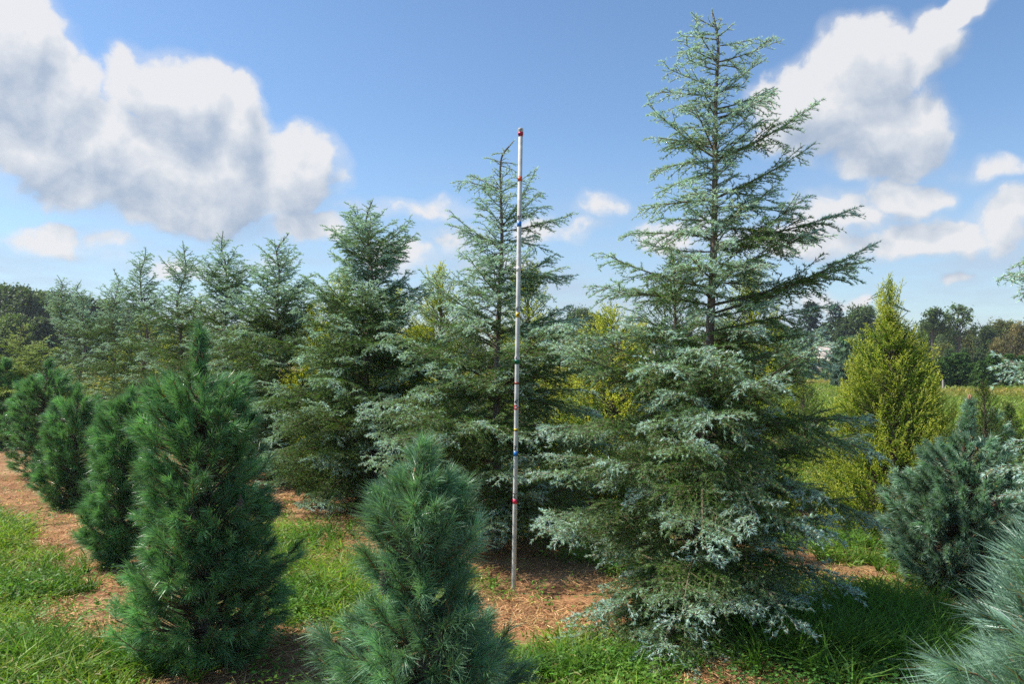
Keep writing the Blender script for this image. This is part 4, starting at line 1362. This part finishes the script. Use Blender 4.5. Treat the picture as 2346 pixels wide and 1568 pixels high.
def far_tree(key, u, v_top, Yd, label, group, name='deciduous_tree', cat='tree', width=None, H0=10.0, rot=0.0):
    a, b = PROTO[key]
    p = gp(u, Yd); H = hz(v_top, Yd)
    o = empty(name, p, label, cat, group)
    s = H / H0
    o.scale = (s * (width or 1), s * (width or 1), s)
    o.rotation_euler = (0, 0, rot)
    for nm, me in (('trunk', a), ('crown', b)):
        c = bpy.data.objects.new(nm, me); COL.objects.link(c); c.parent = o
    return o


proto('dark', lambda: broadleaf_data(1, 10, 8.5, 22, 16000, .34, DARKL, trunk_frac=.1))
proto('dark2', lambda: broadleaf_data(2, 10, 9.5, 24, 16000, .34, DARKL * 1.15, trunk_frac=.08))
proto('mid', lambda: broadleaf_data(3, 10, 8.0, 22, 15000, .34, MIDL, trunk_frac=.12))
proto('olive', lambda: broadleaf_data(4, 10, 9.0, 22, 15000, .34, OLIVE, trunk_frac=.1))
proto('rust', lambda: broadleaf_data(5, 10, 9.0, 20, 13000, .34, RUST, trunk_frac=.1))
proto('open', lambda: broadleaf_data(6, 10, 5.0, 9, 2200, .30, DARKL * 1.4, trunk_frac=.55))
proto('flat', lambda: broadleaf_data(7, 10, 4.6, 6, 3000, .28, DARKL * 1.2, trunk_frac=.78))
proto('weep', lambda: conifer_data(8, 10, 9.0, np.array([.085, .16, .07]), True, 9000, .5))
proto('spruce', lambda: conifer_data(9, 10, 5.0, np.array([.035, .06, .035]), False, 2600, .5))
proto('hedge', lambda: conifer_data(10, 10, 8.0, np.array([.075, .15, .035]), False, 6000, .7, .35))
proto('hedge2', lambda: conifer_data(12, 10, 7.0, np.array([.10, .15, .075]), False, 4500, .6, .4))
proto('blueh', lambda: conifer_data(11, 10, 9.0, BLUEG * 1.3, True, 7000, .6))
GL = 'trees of the wood beyond the left end of the rows'
WL = [('dark', -60, 655, 80, 1.1, 0, 'dark broad tree at the extreme left edge of the distant wood'),
      ('dark2', 5, 648, 76, 1.0, 1, 'dark round topped tree at the left edge of the photo behind the pines'),
      ('dark', 50, 652, 74, .8, 2, 'distinct dark round crown in the left wood, a little in from the edge'),
      ('mid', 92, 662, 80, 1.0, 3, 'lower dark crown in the left wood before the first cedar tops'),
      ('dark2', 130, 664, 78, 1.0, 4, 'dark wooded crown behind the farthest bent topped cedar'),
      ('dark', 178, 672, 82, 1.0, 5, 'dark wooded crown behind the far short leader cedar'),
      ('mid', 226, 682, 84, 1.0, .5, 'lower wooded crown where the left wood slopes down to the cedars'),
      ('dark2', 280, 700, 90, 1.0, 1.4, 'low wooded crown behind the small topped cedar'),
      ('mid', 30, 715, 60, .9, 2.2, 'mid green bushy crown low in front of the left wood'),
      ('dark', 100, 722, 62, .9, 3.3, 'dark bushy crown low in front of the left wood')]
for k, u, v, Yd, w, rot, lab in WL:
    far_tree(k, u, v, Yd, lab, GL, width=w, rot=rot)
MID = [(360, 730, 'mid'), (440, 735, 'dark2'), (540, 740, 'mid'), (620, 738, 'dark'), (700, 728, 'dark2'), (760, 735, 'mid'), (860, 745, 'dark'), (960, 742, 'mid'), (1060, 745, 'dark2'), (1160, 748, 'mid'), (1250, 742, 'dark')]
MLAB = ['far wooded crown behind the thin bent leader cedar', 'far wooded crown left of the tufted topped cedar', 'far wooded crown between the tufted and pointed cedars', 'far wooded crown behind the pointed cedar',
        'far wooded crown just right of the pointed cedar', 'far wooded crown left of the third cedar', 'far wooded crown right of the third cedar', 'far wooded crown left of the pale topped golden cypress',
        'far wooded crown between golden cypress and second cedar', 'far wooded crown behind the second cedar', 'far wooded crown right of the white pole']
for i, (u, v, k) in enumerate(MID):
    far_tree(k, u, v, 130, MLAB[i], 'trees of the distant wood line behind the cedar row', width=1.2, rot=i * 1.1)
far_tree('dark2', 1325, 702, 85, 'dark broad crowned tree showing just left of the big cedar', 'broad trees beyond the field', width=.75, rot=1)
far_tree('dark', 1362, 712, 88, 'dark rounded tree touching the left branches of the big cedar', 'broad trees beyond the field', width=.7, rot=2.4)
GR = 'trees at the far side of the field on the right'
WR = [('mid', 1450, 745, 110, 1, .3, 'distant crown hidden behind the left branches of the big cedar'),
      ('dark', 1560, 740, 110, 1.1, 1.3, 'distant crown behind the stem of the big cedar'),
      ('dark2', 1680, 735, 110, 1.1, 2.3, 'distant crown behind the right branches of the big cedar'),
      ('spruce', 1770, 725, 100, 1.2, 0, 'dark spruce just right of the big cedar in the far trees'),
      ('dark', 1800, 742, 112, .9, 3.3, 'low dark crown behind the weeping tree right of the big cedar'),
      ('spruce', 1859, 688, 100, 1.1, 1, 'tall dark pine rising behind the weeping tree right of the big cedar'),
      ('spruce', 1916, 694, 104, .9, 2, 'slim pointed spruce standing above the far trees'),
      ('dark', 1895, 735, 105, .9, 4.3, 'dark broad tree under the slim pointed spruce'),
      ('dark2', 1975, 697, 102, .85, .8, 'large dark rounded tree left of the free golden cypress'),
      ('dark', 1932, 722, 103, .7, 5.1, 'dark tree between the pointed spruce and the large rounded tree'),
      ('rust', 2012, 735, 106, .7, 1.8, 'brownish crown at the right foot of the large rounded tree'),
      ('mid', 2062, 745, 110, .9, 2.8, 'distant crown hidden behind the golden cypress'),
      ('flat', 2141, 706, 92, 1, 0, 'thin stemmed tree with a small flat crown right of the golden cypress'),
      ('open', 2199, 694, 92, 1, 1, 'tall sparse half bare tree with an ivy covered stem'),
      ('mid', 2130, 735, 100, .75, 3.6, 'green crown around the thin stem of the flat crowned tree'),
      ('dark2', 2175, 748, 96, .6, 4.6, 'dark green crown at the foot of the sparse half bare tree'),
      ('olive', 2225, 752, 98, .6, 5.6, 'olive crown right of the sparse half bare tree'),
      ('dark', 2262, 742, 94, .65, .4, 'dark crown before the olive trees at the right edge'),
      ('olive', 2300, 730, 100, .85, 1.9, 'tallest olive green tree near the right edge'),
      ('rust', 2340, 738, 92, .7, 2.9, 'russet brown tree cut by the right edge of the photo'),
      ('olive', 2400, 728, 98, 1, 3.9, 'olive tree just beyond the right edge'),
      ('rust', 2290, 775, 82, .7, .9, 'low russet tree in front of the olive trees'),
      ('olive', 2165, 785, 80, .7, 2, 'low olive tree right beside the golden cypress')]
for k, u, v, Yd, w, rot, lab in WR:
    far_tree(k, u, v, Yd, lab, GR, width=w, rot=rot, name='spruce_tree' if k == 'spruce' else 'deciduous_tree')
far_tree('weep', 1822, 752, 84, 'bright green weeping tree right of the big cedar', 'weeping trees on the field edge', 'weeping_tree', width=.85, rot=.5)
far_tree('weep', 1945, 768, 62, 'larger weeping tree beside the free golden cypress', 'weeping trees on the field edge', 'weeping_tree', width=.9, rot=1.5)
far_tree('blueh', 1935, 828, 46, 'low rounded blue green bush in front of the larger weeping tree', 'bushes on the field', 'round_bush', 'bush', width=1.0, rot=2)
for i, u in enumerate((1780, 1850, 1890, 1990)):
    far_tree('hedge', u, (838, 842, 846, 836)[i], 66, ['low green conifer on the field edge under the dark spruce', 'low green conifer under the weeping tree right of the big cedar', 'lowest green conifer before the small white house', 'low green conifer behind the left side of the golden cypress'][i],
             'low conifers along the field edge', 'young_conifer', 'conifer', width=1.1, rot=i)
R = np.random.default_rng(77)
for i in range(17):
    u = 2085 + i * 21 + R.uniform(-6, 6)
    far_tree('hedge', u, 822 + R.uniform(-16, 16), 46 + R.uniform(-2, 2), 'small bushy green conifer in the nursery row beyond the dry field at right', 'small conifers in the row beyond the dry field',
             'young_conifer', 'conifer', width=R.uniform(.9, 1.2), rot=R.uniform(0, 6))
for i in range(9):
    u = 2110 + i * 34 + R.uniform(-8, 8)
    far_tree('hedge2', u, 806 + R.uniform(-10, 14), 58, 'taller grey green conifer behind the small nursery row at right', 'grey green conifers behind the small nursery row',
             'young_conifer', 'conifer', width=R.uniform(.7, 1.0), rot=R.uniform(0, 6))


# ------------------------------------------------------------------ small house, post, wire
def box_bag(x0, x1, y0, y1, z0, z1):
    V = np.array([[x, y, z] for z in (z0, z1) for y in (y0, y1) for x in (x0, x1)], float)
    Q = np.array([[0, 2, 3, 1], [4, 5, 7, 6], [0, 1, 5, 4], [2, 6, 7, 3], [0, 4, 6, 2], [1, 3, 7, 5]])
    return V, Q


def house():
    b = gp(1903, 96)
    root = empty('small_house', b, 'low pale house with a light roof half hidden by the far trees', 'house')
    V, Q = box_bag(-3, 3, -2, 2, 0, 2.3)
    mesh_obj('wall', V, [Q], mat_simple('pale_siding', (.62, .60, .57), .7), root)
    V = np.array([[-3.3, -2.3, 2.31], [3.3, -2.3, 2.31], [3.3, 0, 3.6], [-3.3, 0, 3.6], [3.3, 2.3, 2.31], [-3.3, 2.3, 2.31],
                  [-3.3, -2.3, 2.2], [3.3, -2.3, 2.2], [3.3, 2.3, 2.2], [-3.3, 2.3, 2.2]])
    mesh_obj('roof', V, [np.array([[0, 1, 2, 3], [3, 2, 4, 5], [6, 7, 1, 0], [9, 5, 4, 8], [6, 9, 8, 7]]), np.array([[0, 3, 5], [1, 4, 2]]), np.array([[6, 0, 5, 9], [7, 8, 4, 1]])],
             mat_simple('light_shingles', (.50, .42, .37), .9), root)
    for x in (-1.8, 1.6):
        V, Q = box_bag(x - .5, x + .5, -2.03, -1.99, .9, 1.9)
        w = mesh_obj('window', V, [Q], mat_simple('window_glass', (.04, .05, .06), .15), root)
        V, Q = box_bag(x - .6, x + .6, -2.06, -2.031, .8, .89)
        mesh_obj('sill', V, [Q], mat_simple('sill_paint', (.75, .75, .73), .6), w)
    V, Q = box_bag(-.45, .45, -2.03, -1.99, 0, 2.0)
    mesh_obj('door', V, [Q], mat_simple('door_paint', (.2, .12, .08), .6), root)


house()


def wire_and_post():
    bag = Bag()
    a, b = P(2150, 828, 75), P(2700, 826, 75)
    t = np.linspace(0, 1, 24)[:, None]
    pts = a * (1 - t) + b * t; pts[:, 2] -= (4 * t * (1 - t) * .10)[:, 0]
    polytube(bag, pts, [.022] * 24, [.02, .02, .02], 6)
    o = bag.build('utility_wire', mat_simple('dark_cable', (.03, .03, .03), .6))
    tag(o, 'thin dark wire crossing in front of the russet and olive trees at right', 'wire')
    bag = Bag()
    p = gp(2161, 40)
    polytube(bag, [p, p + [0, 0, .3], p + [0, 0, .6]], [.06, .055, .05], [.45, .42, .38], 8, .05)
    o = bag.build('wooden_post', M_BARK)
    tag(o, 'weathered pale post beyond the right flank of the golden cypress', 'post')


wire_and_post()


# ------------------------------------------------------------------ air
def build_haze():
    V, Q = box_bag(-260, 260, -30, 420, -1.2, 11.5)
    m = bpy.data.materials.new('air'); m.use_nodes = True
    nt = m.node_tree; nt.nodes.clear(); N = NT(nt)
    v = N.n('ShaderNodeVolumePrincipled', {'Color': (.80, .88, 1.0, 1), 'Density': .0005, 'Anisotropy': .3})
    o = N.n('ShaderNodeOutputMaterial', {1: v.outputs[0]})
    h = mesh_obj('haze', V, [Q], m)
    tag(h, 'thin pale summer haze over the field and far trees', 'haze', kind='stuff')


build_haze()
